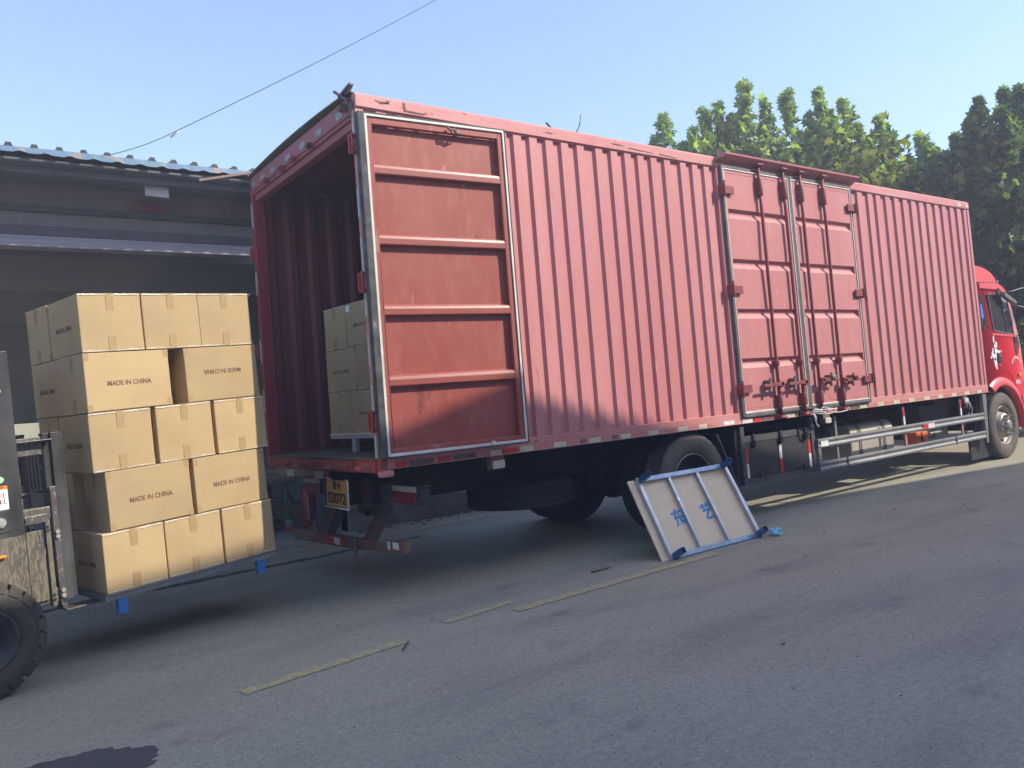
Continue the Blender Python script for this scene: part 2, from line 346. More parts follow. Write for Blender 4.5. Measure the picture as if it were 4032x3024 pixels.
# ============================================================ SETTING
g = MB().add([(-150,-150,0),(150,-150,0),(150,150,0),(-150,150,0)], [(0,1,2,3)]).build('asphalt_ground', ASPH); g['kind'] = 'structure'
m = MB().add([(-14,3.60,.004),(1.55,3.75,.004),(1.55,14,.004),(-14,14,.004)], [(0,1,2,3)]).build('warehouse_floor', CONC); m['kind'] = 'structure'
def strip(name, pts, w, mat, z=.004, jag=.008):
    rnd = random.Random(len(name)+int(pts[0][0]*10)); L, R = [], []
    P0, P1 = V((*pts[0], 0)), V((*pts[1], 0)); n = 110; d = (P1-P0).normalized(); nn = V((-d.y, d.x, 0))
    for i in range(n+1):
        p = P0+(P1-P0)*i/n; L.append(p+nn*(w/2+rnd.uniform(-jag, jag))); R.append(p-nn*(w/2+rnd.uniform(-jag, jag)))
    vs = [(p.x, p.y, z) for p in L]+[(p.x, p.y, z) for p in R]
    o = MB().add(vs, [(i, i+1, n+2+i, n+1+i) for i in range(n)]).build(name, mat); o['kind'] = 'structure'; return o
strip('yellow_road_line', [(-1.40,-.885),(-.30,-.765)], .10, YLINE)
strip('yellow_road_line', [(.10,-.61),(.73,-.53)], .085, YLINE)
strip('yellow_road_line', [(.60,-.76),(2.9,-.71)], .10, YLINE)
strip('yellow_road_line', [(9.5,-.60),(16,-.75)], .085, YLINE)
strip('yellow_kerb_line', [(.55,3.26),(12,3.60)], .09, YLINE)
strip('asphalt_repair_seam', [(-4,2.52),(1.9,2.78)], .10, PATCH, .004, .03)
rnd = random.Random(3); vs = []
for k in range(70):
    t = 2*pi*k/70; r = 1+rnd.uniform(-.065, .065)+.07*sin(3*t+1)+.04*sin(7*t)
    vs.append((-2.33+r*(.36*cos(t)), -1.38+r*(.31*sin(t)) , .004))
o = MB().add(vs, [tuple(range(70))]).build('asphalt_patch', PATCH, recalc=False); o['kind'] = 'structure'

# ============================================================ WAREHOUSE
W = empty('warehouse', (-6, 4, 0)); tag(W, 'long grey warehouse with peeling blue corrugated eave and open shutter bay behind the cartons', 'warehouse')
XA, XB = -14.0, 2.6
b = MB(); b.box(XA, 4.0, 3.60, XB, 4.12, 4.36); b.build('wall', WALLW, W)
b = MB(); b.box(1.50, 4.0, 0, XB, 4.30, 3.60); b.box(XB-.01, 4.3, 0, XB+.12, 9.1, 4.35); b.build('end_wall', PLINTH, W)
b = MB(); b.box(XA, 3.95, 3.87, XB, 3.997, 3.935); b.build('girt', BEAMD, W, .004)
b = MB(); b.box(XA, 3.90, 3.605, XB, 3.997, 3.70); b.box(XA, 3.93, 3.70, XB, 3.997, 3.715); b.build('lintel_beam', BEAMD, W, .004)
b = MB(); b.box(XA, 3.86, 3.485, 1.48, 4.1, 3.56); b.box(XA, 3.89, 3.56, 1.48, 4.1, 3.60); b.box(XA, 3.83, 3.47, 1.48, 3.86, 3.50); b.build('shutter_housing', LAV, W, .008)
b = MB(); b.box(XA, 9.0, 0, XB, 9.1, 5.0); b.box(XA-.1, 4.12, 0, XA, 9, 4.3); b.build('interior_wall', DARKI, W)
b = MB(); b.box(XA, 5.5, 3.3, 1.5, 5.6, 3.7); b.box(XA, 8, 3.2, 1.5, 8.15, 3.7)
for x in (-9.2, -5.0, -.9): b.box(x, 6.9, 0, x+.22, 7.12, 3.9)
b.build('interior_frame', DARKI, W)
b = MB(); b.box(XA, 3.38, 4.11, XB, 3.52, 4.175); b.box(XA, 3.24, 4.176, XB, 3.995, 4.212); b.build('gutter', GUTT, W, .006)
# roof: trapezoid ribbed sheet
def ribsheet(x0, x1, y0, z0, y1, z1, p=.232, h=.045, off=0):
    prof = []; x = x0
    while x < x1: prof += [(x, 0), (x+p*.62, 0), (x+p*.72, h), (x+p*.90, h)]; x += p
    vs = []; 
    for (x, dz) in prof: vs += [(x, y0, z0+dz), (x, y1, z1+dz)]
    return MB().add(vs, [(2*i, 2*i+2, 2*i+3, 2*i+1) for i in range(len(prof)-1)])
ribsheet(-13.7, XB+.3, 3.175, 4.276, 14.1, 5.6, .2125, .042).build('roof', ROOFD, W)
b = MB(); n = 500; vs = []
rr = random.Random(5); per = .2125
for i in range(n+1):
    x = -13.6+(XB+.3+13.6)*i/n; ph = ((x+13.7) % per)/per; low = .018*max(0, sin(ph*2*pi)) + .006*sin(x*2.1)
    zt = 4.284+.004*sin(x*3.3); zb = 4.222+low
    vs += [(x, 3.15, zt), (x, 3.14, zb), (x, 3.143, zb+.001), (x, 3.154, zt)]
b.add(vs, [(4*i, 4*i+1, 4*i+5, 4*i+4) for i in range(n)]+[(4*i+2, 4*i+3, 4*i+7, 4*i+6) for i in range(n)]+[(4*i+1, 4*i+2, 4*i+6, 4*i+5) for i in range(n)])
b.build('eave_flashing', ROOFB, W)
b = MB()
x = -13.7
while x < XB+.2:
    b.prism([(x+per*.60, 4.276), (x+per*.71, 4.322), (x+per*.91, 4.322), (x+per*1.0, 4.276)], 'xz', 3.15, 3.174); x += per
b.build('rib_end_shade', BLK, W)  # solid black caps stand in for the shade inside hollow ribs
b = MB(); b.bar((-.33, 3.10, 4.11), (.45, 2.95, 4.27), .03, .025); b.build('loose_batten', M('weathered_batten', (.30, .22, .17), (.22, .17, .14), 6, .8), W)
# wall stains/banner remnant + floodlight
L1 = empty('floodlight', (-.56, 3.8, 4.18)); tag(L1, 'flat white rectangular floodlight fixed under the warehouse eave', 'floodlight')
Mx = Matrix.Translation((-.676, 3.50, 4.055)) @ Matrix.Rotation(radians(2), 4, 'Y') @ Matrix.Rotation(radians(-12), 4, 'X')
MB(Mx).box(-.125, -.02, -.072, .125, .03, .072).build('housing', DGREY, L1, .006)
MB(Mx).box(-.119, -.026, -.066, .119, -.0205, .066).build('lens', M('milky_lamp_cover', (.62, .60, .60), (.55, .53, .53), 3, .5), L1)
MB().box(-.68, 3.53, 4.02, -.64, 3.99, 4.06).build('bracket', BEAMD, L1)
bn = MB()
pts = [(-.86, 3.995), (-.77, 4.075), (-.62, 4.055), (-.50, 4.06), (-.43, 4.01), (-.44, 3.955), (-.80, 3.95)]
vs = [(x, 3.93+.03*random.random(), z) for x, z in pts]+[(x, 3.975, z) for x, z in pts]; k = len(pts)
bn.add(vs, [tuple(range(k)), tuple(range(k, 2*k))]+[(i, (i+1) % k, (i+1) % k+k, i+k) for i in range(k)])
bn = bn.build('torn_banner', M('faded_red_banner', (.27, .04, .05), (.20, .15, .13), 7, .85, lo=.5, hi=.6), None); tag(bn, 'torn red cloth scrap snagged on the warehouse wall below the floodlight', 'banner scrap')

# low wall by the kerb
w = MB(); pr = [(x, .30+.02*sin(x*3)+(.0 if x > 2 else .05*(2-x))) for x in [1.50+.25*i for i in range(24)]]
vs = []; 
for x, z in pr: vs += [(x, 3.97-.03*sin(x*5), 0), (x, 4.0, z), (x, 4.22, z), (x, 4.22, 0)]
w.add(vs, [(4*i+j, 4*i+4+j, 4*i+4+(j+1) % 4, 4*i+(j+1) % 4) for i in range(len(pr)-1) for j in range(4)]+[(0,1,2,3), tuple(4*(len(pr)-1)+j for j in range(4))])
o = w.build('low_wall', WALLC, None, .01); tag(o, 'low stained concrete kerb wall seen under the truck', 'wall')
rb = MB(); rr = random.Random(9)
for k in range(260):
    x = rr.uniform(1.5, 6.5); y = 3.93-abs(rr.gauss(0, .12)); s = rr.uniform(.006, .028)
    rb.obox((x, y, .002), V((s, rr.uniform(-s, s), 0)), V((rr.uniform(-s, s), s*.7, 0)), V((0, 0, s*.5)))
o = rb.build('rubble', M('crumbled_mortar', (.24, .20, .18), (.12, .10, .09), 30, .9)); tag(o, 'loose rubble and dirt along the foot of the low kerb wall', 'rubble', kind='stuff')

# trolley with plywood, extinguisher, boards
T = empty('steel_trolley', (.4, 4.9, 0)); tag(T, 'grey steel trolley table on orange casters in the warehouse bay', 'trolley')
MB().box(-1.0, 4.78, .645, 1.13, 5.6, .685).build('table_frame', M('green_grey_steel', (.12, .13, .115), rough=.6), T, .004)
for x, y in ((1.02, 4.82), (-.9, 4.82), (1.02, 5.5)):
    lg = MB().box(x, y, .17, x+.05, y+.05, .644).build('leg', MATS['green_grey_steel'], T)
    cs = MB().box(x-.005, y-.01, .10, x+.055, y+.06, .17).build('caster_fork', BOLT, lg)
    MB().cyl((x+.025, y+.005, .058), (x+.025, y+.045, .058), .057, 20).build('caster_wheel', ROLL, lg)
b = MB(); rr = random.Random(2)
for k in range(9): b.box(-1.0+rr.uniform(-.02, .02), 4.76+rr.uniform(-.015, .015), .687+k*.0175, 1.13+rr.uniform(-.03, .03), 5.6, .687+k*.0175+.0155)
o = b.build('plywood_stack', PLYD, None); tag(o, 'stack of raw plywood sheets lying on the steel trolley', 'plywood stack')
b = MB(); rr = random.Random(4)
for k in range(170):
    p = V((rr.uniform(-.8, 1.25), rr.uniform(4.9, 6.1), rr.uniform(.02, .42)*rr.random()+.01)); d = V((rr.gauss(0, 1), rr.gauss(0, 1), rr.gauss(0, .4))).normalized()*rr.uniform(.08, .3)
    b.bar(p, p+d, .035, .014)
o = b.build('wood_offcuts', M('scrap_wood', (.20, .15, .10), (.13, .10, .07), 3, .9)); tag(o, 'heap of scrap wood offcuts under the trolley', 'scrap wood', kind='stuff')
X = empty('fire_extinguisher', (1.14, 4.40, 0)); tag(X, 'large red wheeled fire extinguisher behind the number plate', 'fire extinguisher')
MB().lathe([(.0, .10), (.07, .10), (.092, .13), (.095, .55), (.07, .62), (.03, .655), (0, .66)], (1.155, 4.40, 0), 'z', 28).build('cylinder', REDX, X)
MB().box(1.15, 4.385, .655, 1.17, 4.41, .72).build('valve', BOLT, X)
MB().box(1.10, 4.29, .20, 1.115, 4.302, .50).build('label_panel', M('pale_red_label', (.55, .25, .22), (.7, .5, .45), 9, .5), X)
b = MB(); b.bar((1.09, 4.38, .14), (1.0, 4.28, .0), .02, .02); b.bar((1.2, 4.42, .14), (1.28, 4.32, .0), .02, .02); b.build('foot', REDX, X)
o = MB().obox((1.275, 4.45, .01), (.14, .10, .0), (.0, .02, 0), (-.05, .06, .57)).build('lavender_board', M('pale_lavender_panel', (.52, .53, .62), rough=.5), None); tag(o, 'pale lavender board leaning edge-on beside the extinguisher', 'board')
o = MB().bar((1.16, 4.28, .02), (1.24, 4.46, .62), .05, .03).build('timber_offcut', M('old_brown_timber', (.20, .15, .11), (.13, .1, .08), 6, .85), None); tag(o, 'brown timber plank leaning against the extinguisher', 'plank')
b = MB(); b.box(-2.6, 5.0, 1.51, -1.2, 5.06, 1.68); o = b.build('plank_rack', M('whitewashed_plank', (.46, .46, .36), (.36, .36, .28), 4, .8), None)
b = MB(); b.box(-2.5, 5.03, 0, -2.44, 5.09, 1.51); b.box(-1.3, 5.03, 0, -1.24, 5.09, 1.51); b.build('post', DARKI, o)
tag(o, 'pale green plank on posts in the bay behind the forklift', 'plank rack')

# overhead cable
P0, P1 = V((-.98, 4.3, 4.50)), V((-.98, 4.3, 4.667))
A, B_, C_ = V((-.98, 4.3, 4.667)), V((-.802, 2.0, 4.234)), V((-.613, -2.185, 3.554))
pts = [V((-.98, 4.32, 4.45)), A]
for k in range(1, 14):
    t = k/13; pts.append(A*(1-t)**2+V((-.74, 1.4, 4.09))*2*t*(1-t)+(C_+(C_-B_)*.0)*t*t)
ray0 = V((-2.7554, -5.4618, 1.5124))
def pix(x, y, dep):   # measured sight lines turned once into the two cable ends
    d = f_+r_*((x-1983.4)/3119.1)-u_*((y-1433)/3119.1); return ray0+d*dep
cA, cT, cB = pix(428, 611, 10.4), pix(703, 512, 11.4), pix(1716, 0, 14.5)
cE = cB+(cB-cT)*1.2+V((0, 0, .25))
pts = []
for a_, b_ in ((cA, cT), (cT, cB), (cB, cE)):
    for k in range(8):
        t = k/8; p = a_*(1-t)+b_*t; p.z -= .035*sin(pi*t); pts.append(p)
pts.append(cE)
cb = MB().tube(pts, .007, 6).build('overhead_cable', M('cable_sheath', (.05, .05, .07))); tag(cb, 'thin dark overhead cable rising from the warehouse roof across the sky', 'cable')
tg = MB().tube([cT+V((.0, 0, -.01)), cT+(pix(672, 540, 11.4)-cT)*1.0], .014, 6).build('cable_tie', M('pale_plastic', (.6, .6, .6)), cb); tg['label'] = 'pale plastic tail hanging off the cable'

# ============================================================ TRUCK
LB, H0, H1, WB = 10.28, 1.056, 3.996, 2.5
TR = empty('box_truck', (5.3, 1.25, 0)); tag(TR, 'long faded red box truck with corrugated sides and its rear and side doors', 'truck')
# --- corrugated walls
def corr(x0, x1, ribs, z0, z1, yo, yi, wo=.075, sl=.032):
    prof = [(x0, yi)]
    for x in ribs: prof += [(x, yi), (x+sl, yo), (x+sl+wo, yo), (x+sl*2+wo, yi)]
    prof.append((x1, yi)); vs = []
    for x, y in prof: vs += [(x, y, z0), (x, y, z1)]
    return vs, [(2*i, 2*i+2, 2*i+3, 2*i+1) for i in range(len(prof)-1)]
ribsL = [.16+.187*k for k in range(7)]+[1.54-.03, 1.69, 1.88, 2.065, 2.26, 2.50, 2.70, 2.887, 3.07, 3.26, 3.46, 3.705, 3.89, 4.08]
ribsL = [r for r in ribsL if r < 1.30]+[1.345]+[r for r in ribsL if r > 1.5]
ribsR = [7.115, 7.372, 7.575, 7.820, 8.05, 8.285, 8.512, 8.736, 8.956, 9.189, 9.418, 9.659, 9.881, 10.10]
b = MB(); b.add(*corr(.06, 4.29, ribsL, 1.175, 3.862, .004, .031, .088, .022)); b.build('side_wall', PINK, TR, recalc=False)
b = MB(); b.add(*corr(6.96, 10.22, ribsR, 1.175, 3.862, .004, .031, .115, .026)); b.build('side_wall', PINK, TR, recalc=False)
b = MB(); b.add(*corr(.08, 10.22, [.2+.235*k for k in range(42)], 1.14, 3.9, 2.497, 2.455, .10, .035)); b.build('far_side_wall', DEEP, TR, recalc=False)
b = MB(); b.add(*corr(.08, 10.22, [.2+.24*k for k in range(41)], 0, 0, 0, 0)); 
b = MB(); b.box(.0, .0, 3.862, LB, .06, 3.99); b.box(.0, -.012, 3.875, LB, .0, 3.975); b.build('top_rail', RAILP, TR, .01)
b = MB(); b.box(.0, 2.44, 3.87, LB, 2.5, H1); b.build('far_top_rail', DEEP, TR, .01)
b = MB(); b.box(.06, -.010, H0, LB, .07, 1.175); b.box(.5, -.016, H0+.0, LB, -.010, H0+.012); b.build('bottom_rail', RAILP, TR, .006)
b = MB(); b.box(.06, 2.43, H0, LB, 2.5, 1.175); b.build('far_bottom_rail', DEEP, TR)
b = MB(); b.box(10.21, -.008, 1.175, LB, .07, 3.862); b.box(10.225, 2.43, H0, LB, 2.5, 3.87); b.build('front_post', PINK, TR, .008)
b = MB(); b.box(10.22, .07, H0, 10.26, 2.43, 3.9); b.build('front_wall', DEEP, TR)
# roof sheet with bows
b = MB(); vs = []; prof = []
x = .0
while x < LB: prof += [(x, 0), (x+.14, 0), (x+.17, .018), (x+.24, .018), (x+.27, 0)]; x += .3
prof = [p for p in prof if p[0] <= LB]
for x, dz in prof: vs += [(x, .02, 3.965+dz), (x, 2.48, 3.965+dz)]
b.add(vs, [(2*i, 2*i+2, 2*i+3, 2*i+1) for i in range(len(prof)-1)])
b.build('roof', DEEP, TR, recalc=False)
b = MB()
for k in range(14): b.box(.7+k*.7, .05, 3.90, .75+k*.7, 2.45, 3.962)
b.build('roof_bow', DEEP, TR)
# bulging roof edge strip over the opening
b = MB(); n = 24; vs = []
for i in range(n+1):
    t = i/n; y = .03+2.44*t; z = 3.992+.042*sin(pi*min(1, t*1.02))**.8
    vs += [(-.035, y, z-.004), (-.035, y, z+.006), (.35, y, 3.998+.02*sin(pi*t)), (.35, y, 3.988)]
b.add(vs, [(4*i+j, 4*i+4+j, 4*i+4+(j+1) % 4, 4*i+(j+1) % 4) for i in range(n) for j in range(4)])
b.build('roof_edge_strip', M('tarnished_edge_strip', (.16, .16, .11), (.22, .2, .15), 6, .6), TR)
# cargo floor
MB().box(.02, .06, 1.095, 10.22, 2.44, 1.145).build('cargo_floor', WOODF, TR)
# rear frame
RF = MB(); RF.box(.0, .002, 1.137, .07, .075, 3.861); RF.box(-.008, .012, 1.16, .0, .060, 3.86)
RF.build('rear_post', RAILP, TR, .006)
MB().box(.0, 2.425, 1.137, .12, 2.499, 3.869).build('rear_post', M('bright_red_post', (.36, .04, .04), (.30, .045, .04), 3, .5), TR, .006)
b = MB(); b.box(.0, .075, 3.80, .09, 2.439, 3.985); b.box(-.012, .09, 3.83, .0, 2.41, 3.955); b.box(.02, .075, 3.735, .10, 2.425, 3.80)
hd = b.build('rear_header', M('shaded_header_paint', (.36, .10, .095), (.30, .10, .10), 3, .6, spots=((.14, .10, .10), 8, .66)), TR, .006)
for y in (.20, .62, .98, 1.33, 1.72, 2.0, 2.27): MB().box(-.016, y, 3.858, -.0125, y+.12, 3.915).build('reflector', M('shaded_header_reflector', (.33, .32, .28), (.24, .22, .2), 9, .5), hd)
for y in (.84, 1.22, 1.52, 1.94):
    b = MB(); b.box(-.045, y, 3.80, -.0125, y+.05, 3.85); b.cyl((-.05, y-.02, 3.825), (-.05, y+.07, 3.825), .008, 8); b.build('cam_keeper', SILL, hd)
b = MB(); b.box(-.02, .02, 3.80, -.008, .07, 3.93); b.bar((-.05, .16, 3.99), (-.02, .0, 4.05), .03, .02); b.bar((-.06, .22, 4.06), (-.03, .05, 3.93), .022, .022); b.cyl((-.045, .10, 3.90), (-.045, .16, 3.90), .03, 10); b.bar((-.02, .09, 3.99), (0, .03, 4.07), .04, .012)
b.build('bent_corner_bracket', M('twisted_brown_steel', (.20, .15, .13), (.12, .08, .08), 9, .7), hd)
b = MB(); b.box(.0, .0, 1.03, .09, 2.5, 1.135); b.box(-.02, .06, 1.045, .0, 2.45, 1.118)
sb = b.build('rear_sill', SILL, TR, .006)
MB().box(-.01, .05, 1.1352, .10, 2.44, 1.150).build('sill_plank', WOODF, sb, .003)
for y in (.40, .98, 1.30, 1.78): 
    b = MB(); b.box(-.055, y, 1.085, -.0202, y+.10, 1.112); b.box(-.05, y+.01, 1.05, -.0202, y+.03, 1.085); b.box(-.05, y+.07, 1.05, -.0202, y+.09, 1.085); b.build('cam_keeper', SILL, sb, .003)
for i, y in enumerate((.12, .30, .56, .74, .90, 1.15, 1.45, 1.62, 1.95, 2.12)): MB().box(-.0235, y, 1.052, -.0205, y+.11, 1.08).build('reflector', (REFD, REFO, REFD)[i % 3], sb)
MB().box(-.005, -.03, 1.0, .10, .06, 1.05).build('corner_foot', RAILP, sb, .015)
MB().box(.02, 1.12, .965, .10, 2.3, 1.028).build('under_sill_bracket', M('shaded_pink_bracket', (.32, .16, .14), (.4, .28, .22), 5, .7), sb)
for y in (1.15, 1.83): MB().box(.012, y, .955, .0195, y+.18, 1.02).build('reflector', REFY, sb)
for (z, h) in ((3.72, .26), (3.12, .22), (2.72, .26), (2.34, .2), (1.98, .24), (1.60, .22), (1.24, .18)):
    MB().box(-.0125, .018, z-h/2, -.009, .05, z+h/2).build('reflector', M('grey_white_post_reflector', (.55, .55, .50), (.42, .42, .38), 9, .5), TR)
for z in (3.60, 2.90, 2.2, 1.7): MB().box(-.004, 2.455, z-.12, -.0005, 2.49, z+.12).build('reflector', MATS['grey_white_post_reflector'], TR)
for z in (3.58, 2.50, 1.43):
    b = MB(); b.box(-.05, .0, z+.055, .0, .055, z+.075); b.box(-.05, .0, z-.075, .0, .055, z-.055); b.box(-.055, .035, z-.075, -.008, .055, z+.075); b.cyl((-.04, .005, z-.085), (-.04, .005, z+.085), .011, 10)
    b.build('hinge', M('red_hinge_paint', (.45, .05, .045), (.35, .05, .04), 9, .5), TR, .003)
for z in (3.2, 2.2, 1.6):
    MB().box(-.03, 2.49, z-.07, .0, 2.53, z+.07).build('hinge', MATS['red_hinge_paint'], TR, .003)
# --- open rear door, folded forward along the side
ang = radians(-4.6); DM = Matrix.Translation((.035, -.062, 0)) @ Matrix.Rotation(ang, 4, 'Z')
DW, DZ0, DZ1 = 1.262, 1.158, 3.803
dr = MB(DM)
dr.box(.0, 0, DZ0, .055, .045, DZ1); dr.box(DW-.06, 0, DZ0, DW, .045, DZ1)
dr.box(.055, 0, DZ1-.075, DW-.06, .045, DZ1); dr.box(.055, 0, DZ0, DW-.06, .045, DZ0+.055); dr.box(.0, .0455, DZ0, .055, .056, DZ1)
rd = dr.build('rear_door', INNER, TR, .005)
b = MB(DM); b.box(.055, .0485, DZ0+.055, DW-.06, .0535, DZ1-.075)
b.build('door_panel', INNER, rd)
for zt in (3.418, 2.864, 2.314, 1.766):
    b = MB(DM); pr = [(.0483, zt+.012), (.008, zt-.008), (.002, zt-.03), (.0, zt-.074), (.006, zt-.082), (.0483, zt-.084)]
    b.prism(pr, 'yz', .0555, DW-.0605); b.build('pressed_ridge', RIDGE, rd, .003)
b = MB(DM)
t, yf = .030, -.012
b.box(-.055, yf-.004, DZ0-.012, -.0, .05, DZ1+.012); b.box(-.0, yf, DZ1, DW+.012, .04, DZ1+.014); b.box(DW, yf, DZ0-.014, DW+.014, .045, DZ1+.014); b.box(.0, yf, DZ0-.014, DW+.012, .04, DZ0)
b.build('door_seal', SEALK, rd, .004)
b = MB(DM); s_ = .019
b.box(.0, yf, DZ0, s_, -.0005, DZ1); b.box(DW-s_*.8, yf, DZ0, DW, -.0005, DZ1); b.box(s_, yf, DZ1-s_, DW-s_*.8, -.0005, DZ1); b.box(s_, yf, DZ0, DW-s_*.8, -.0005, DZ0+s_)
b.build('white_edge_strip', SEALW, rd, .003)
b = MB(DM); b.tube([(.72, -.02, 3.765), (.745, -.03, 3.74), (.77, -.035, 3.755), (.79, -.02, 3.725), (.82, -.02, 3.74)], .012, 6); b.tube([(.78, -.02, 3.76), (.80, -.03, 3.72), (.86, -.02, 3.745)], .006, 5); b.build('hanging_rag', M('dirty_cord', (.30, .27, .18), (.1, .08, .06), 30, .8), rd)
b = MB(DM); b.cyl((.92, -.013, 1.176), (.92, -.03, 1.176), .017, 12); b.build('grommet', SEALW, rd)
# second rear door (hidden, folded on the far side)
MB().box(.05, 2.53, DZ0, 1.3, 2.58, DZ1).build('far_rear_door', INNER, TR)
# --- reflectors on the bottom rail
def rail_reflect(x0, x1, mat, dy=.0): 
    MB().box(x0, -.0145-dy, H0+.006, x1, -.0105, H0+.050).build('reflector', mat, br_)
br_ = [o for o in TR.children if o.name.startswith('bottom_rail')][0]
for x0, x1, mt in ((.12,.22,REFR),(.24,.46,REFD),(.50,.62,REFR),(.64,.86,REFD),(1.01,1.12,REFY),(1.14,1.30,REFR),(1.32,1.47,REFY),(1.48,1.62,REFO),(1.69,1.84,REFY),(1.85,2.0,REFO),(2.01,2.08,REFD),(2.11,2.26,REFY),(2.27,2.40,REFO),(2.41,2.48,REFD),(2.51,2.65,REFY),(2.66,2.81,REFO),(2.89,3.02,REFY),(3.14,3.28,REFO),(3.31,3.46,REFY),(3.62,3.76,REFY),(3.78,3.94,REFO),(4.02,4.2,REFW)):
    rail_reflect(x0, x1, mt, .002 if mt is REFY else 0)
x = 4.34
for i, (w_, mt) in enumerate(((.17, REFW), (.14, REFR), (.17, REFD), (.2, REFO), (.19, REFY), (.14, REFD), (.2, REFO), (.2, REFY), (.15, REFO), (.18, REFO), (.17, REFY), (.18, REFD), (.17, REFY), (.2, REFO))):
    rail_reflect(x, x+w_, mt, .002); x += w_+.02
while x < 10.1:
    rail_reflect(x, x+.17, REFY, .002); rail_reflect(x+.19, x+.38, REFO); x += .40
b = MB(); b.box(9.9, -.016, 3.895, 10.02, -.0125, 3.945); b.box(10.17, -.016, 3.895, 10.24, -.0125, 3.945); b.build('reflector', REFY, TR)
MB().box(10.03, -.016, 3.893, 10.15, -.0125, 3.943).build('reflector', REFO, TR)
# paint lost from the top rail at the rear corner
b = MB()
for q in ([(.17,3.948),(.21,3.94),(.26,3.946),(.265,3.93),(.30,3.935),(.22,3.925)], [(.27,3.955),(.30,3.96),(.30,3.945),(.275,3.94)], [(.42,3.965),(.425,3.895),(.60,3.89),(.64,3.905),(.64,3.915),(.60,3.902),(.445,3.908),(.44,3.965)], [(1.9,3.93),(1.98,3.928),(1.98,3.922),(1.9,3.925)], [(2.72,3.93),(2.80,3.936),(2.90,3.925),(2.80,3.922)], [(2.96,3.92),(3.3,3.905),(3.3,3.90),(2.96,3.91)], [(3.4,3.91),(3.66,3.895),(3.66,3.89),(3.4,3.902)]):
    b.prism(q, 'xz', -.0155, -.0125)
b.build('paint_scar', M('bare_dark_steel', (.11, .055, .05), (.2, .1, .08), 20, .7), TR)
# welded seams
b = MB()
for x in (2.40, 3.60): b.tube([(x+.004*sin(k*1.7), .0385, 1.2+k*.27) for k in range(10)], .003, 5)
b.build('weld_seam', M('seam_paint', (.38, .08, .07), rough=.7), TR)
# --- side door bay
b = MB(); b.box(4.29, -.006, 1.175, 4.345, .06, 3.90); b.box(6.915, -.006, 1.175, 6.965, .06, 3.90); b.build('door_post', PINK, TR, .006)
b = MB(); b.prism([(-.012, 3.93), (-.125, 3.992), (-.13, 4.012), (-.012, 4.035)], 'yz', 4.33, 7.0); b.prism([(-.012, 3.93), (-.06, 3.955), (-.07, 3.965), (-.012, 3.98)], 'yz', 4.27, 4.33)
b.build('door_canopy', RAILP, TR, .004)
def side_leaf(xa, xb, za, zb):
    y0 = -.030; ia, ib = xa+.075, xb-.075
    b = MB(); b.box(xa+.03, y0, za+.03, ia, .03, zb-.03); b.box(ib, y0, za+.03, xb-.03, .03, zb-.03)
    pr = [(y0, zb-.03)]
    for zt in (3.417, 2.861, 2.308, 1.762): pr += [(y0, zt), (.006, zt-.012), (.006, zt-.055), (y0, zt-.108)]
    pr += [(y0, za+.03), (.03, za+.03), (.03, zb-.03)]
    b.prism(pr, 'yz', ia, ib)
    lf = b.build('side_door', PANEL, TR, 0)
    b = MB()   # thin pressed border line
    for (p, q) in (((ia, zb-.075), (ib, zb-.075)), ((ia, za+.09), (ib, za+.09))): b.box(p[0]+.01, y0-.003, p[1]-.003, q[0]-.01, y0-.0005, p[1]+.003)
    b.build('border_bead', PANEL, lf)
    b = MB(); w_ = .028
    b.box(xa, -.042, za, xa+w_, .02, zb); b.box(xb-w_, -.042, za, xb, .02, zb); b.box(xa+w_, -.042, zb-w_, xb-w_, .02, zb); b.box(xa+w_, -.042, za, xb-w_, .02, za+w_+.01)
    b.build('door_seal', SEALG, lf, .006)
    b = MB(); t_ = .014; c_, d_ = xa+w_, xb-w_
    b.box(c_, -.040, za+w_+.01, c_+t_, -.0305, zb-w_); b.box(d_-t_, -.040, za+w_+.01, d_, -.0305, zb-w_); b.box(c_+t_, -.040, zb-w_-t_, d_-t_, -.0305, zb-w_); b.box(c_+t_, -.040, za+w_+.01, d_-t_, -.0305, za+w_+.01+t_)
    b.build('white_edge_strip', SEALW, lf, .003)
    return lf
lfa = side_leaf(4.335, 5.583, 1.130, 3.893); lfb = side_leaf(5.585, 6.915, 1.130, 3.893)
def hinge(x, z, s, par):
    b = MB(); xs = sorted((x, x+s*.16)); b.box(xs[0], -.068, z-.045, xs[1], -.043, z+.045)
    xo = x-s*.028; xs = sorted((xo, x)); b.box(xs[0], -.085, z-.06, xs[1], -.006, z+.06); b.cyl((xo, -.085, z-.09), (xo, -.085, z+.09), .014, 10)
    b.build('hinge', RODP, par, .006)
for z in (3.617, 2.516, 1.43): hinge(4.335, z, 1, lfa)
for z in (3.61, 2.515, 1.425): hinge(6.925, z, -1, lfb)
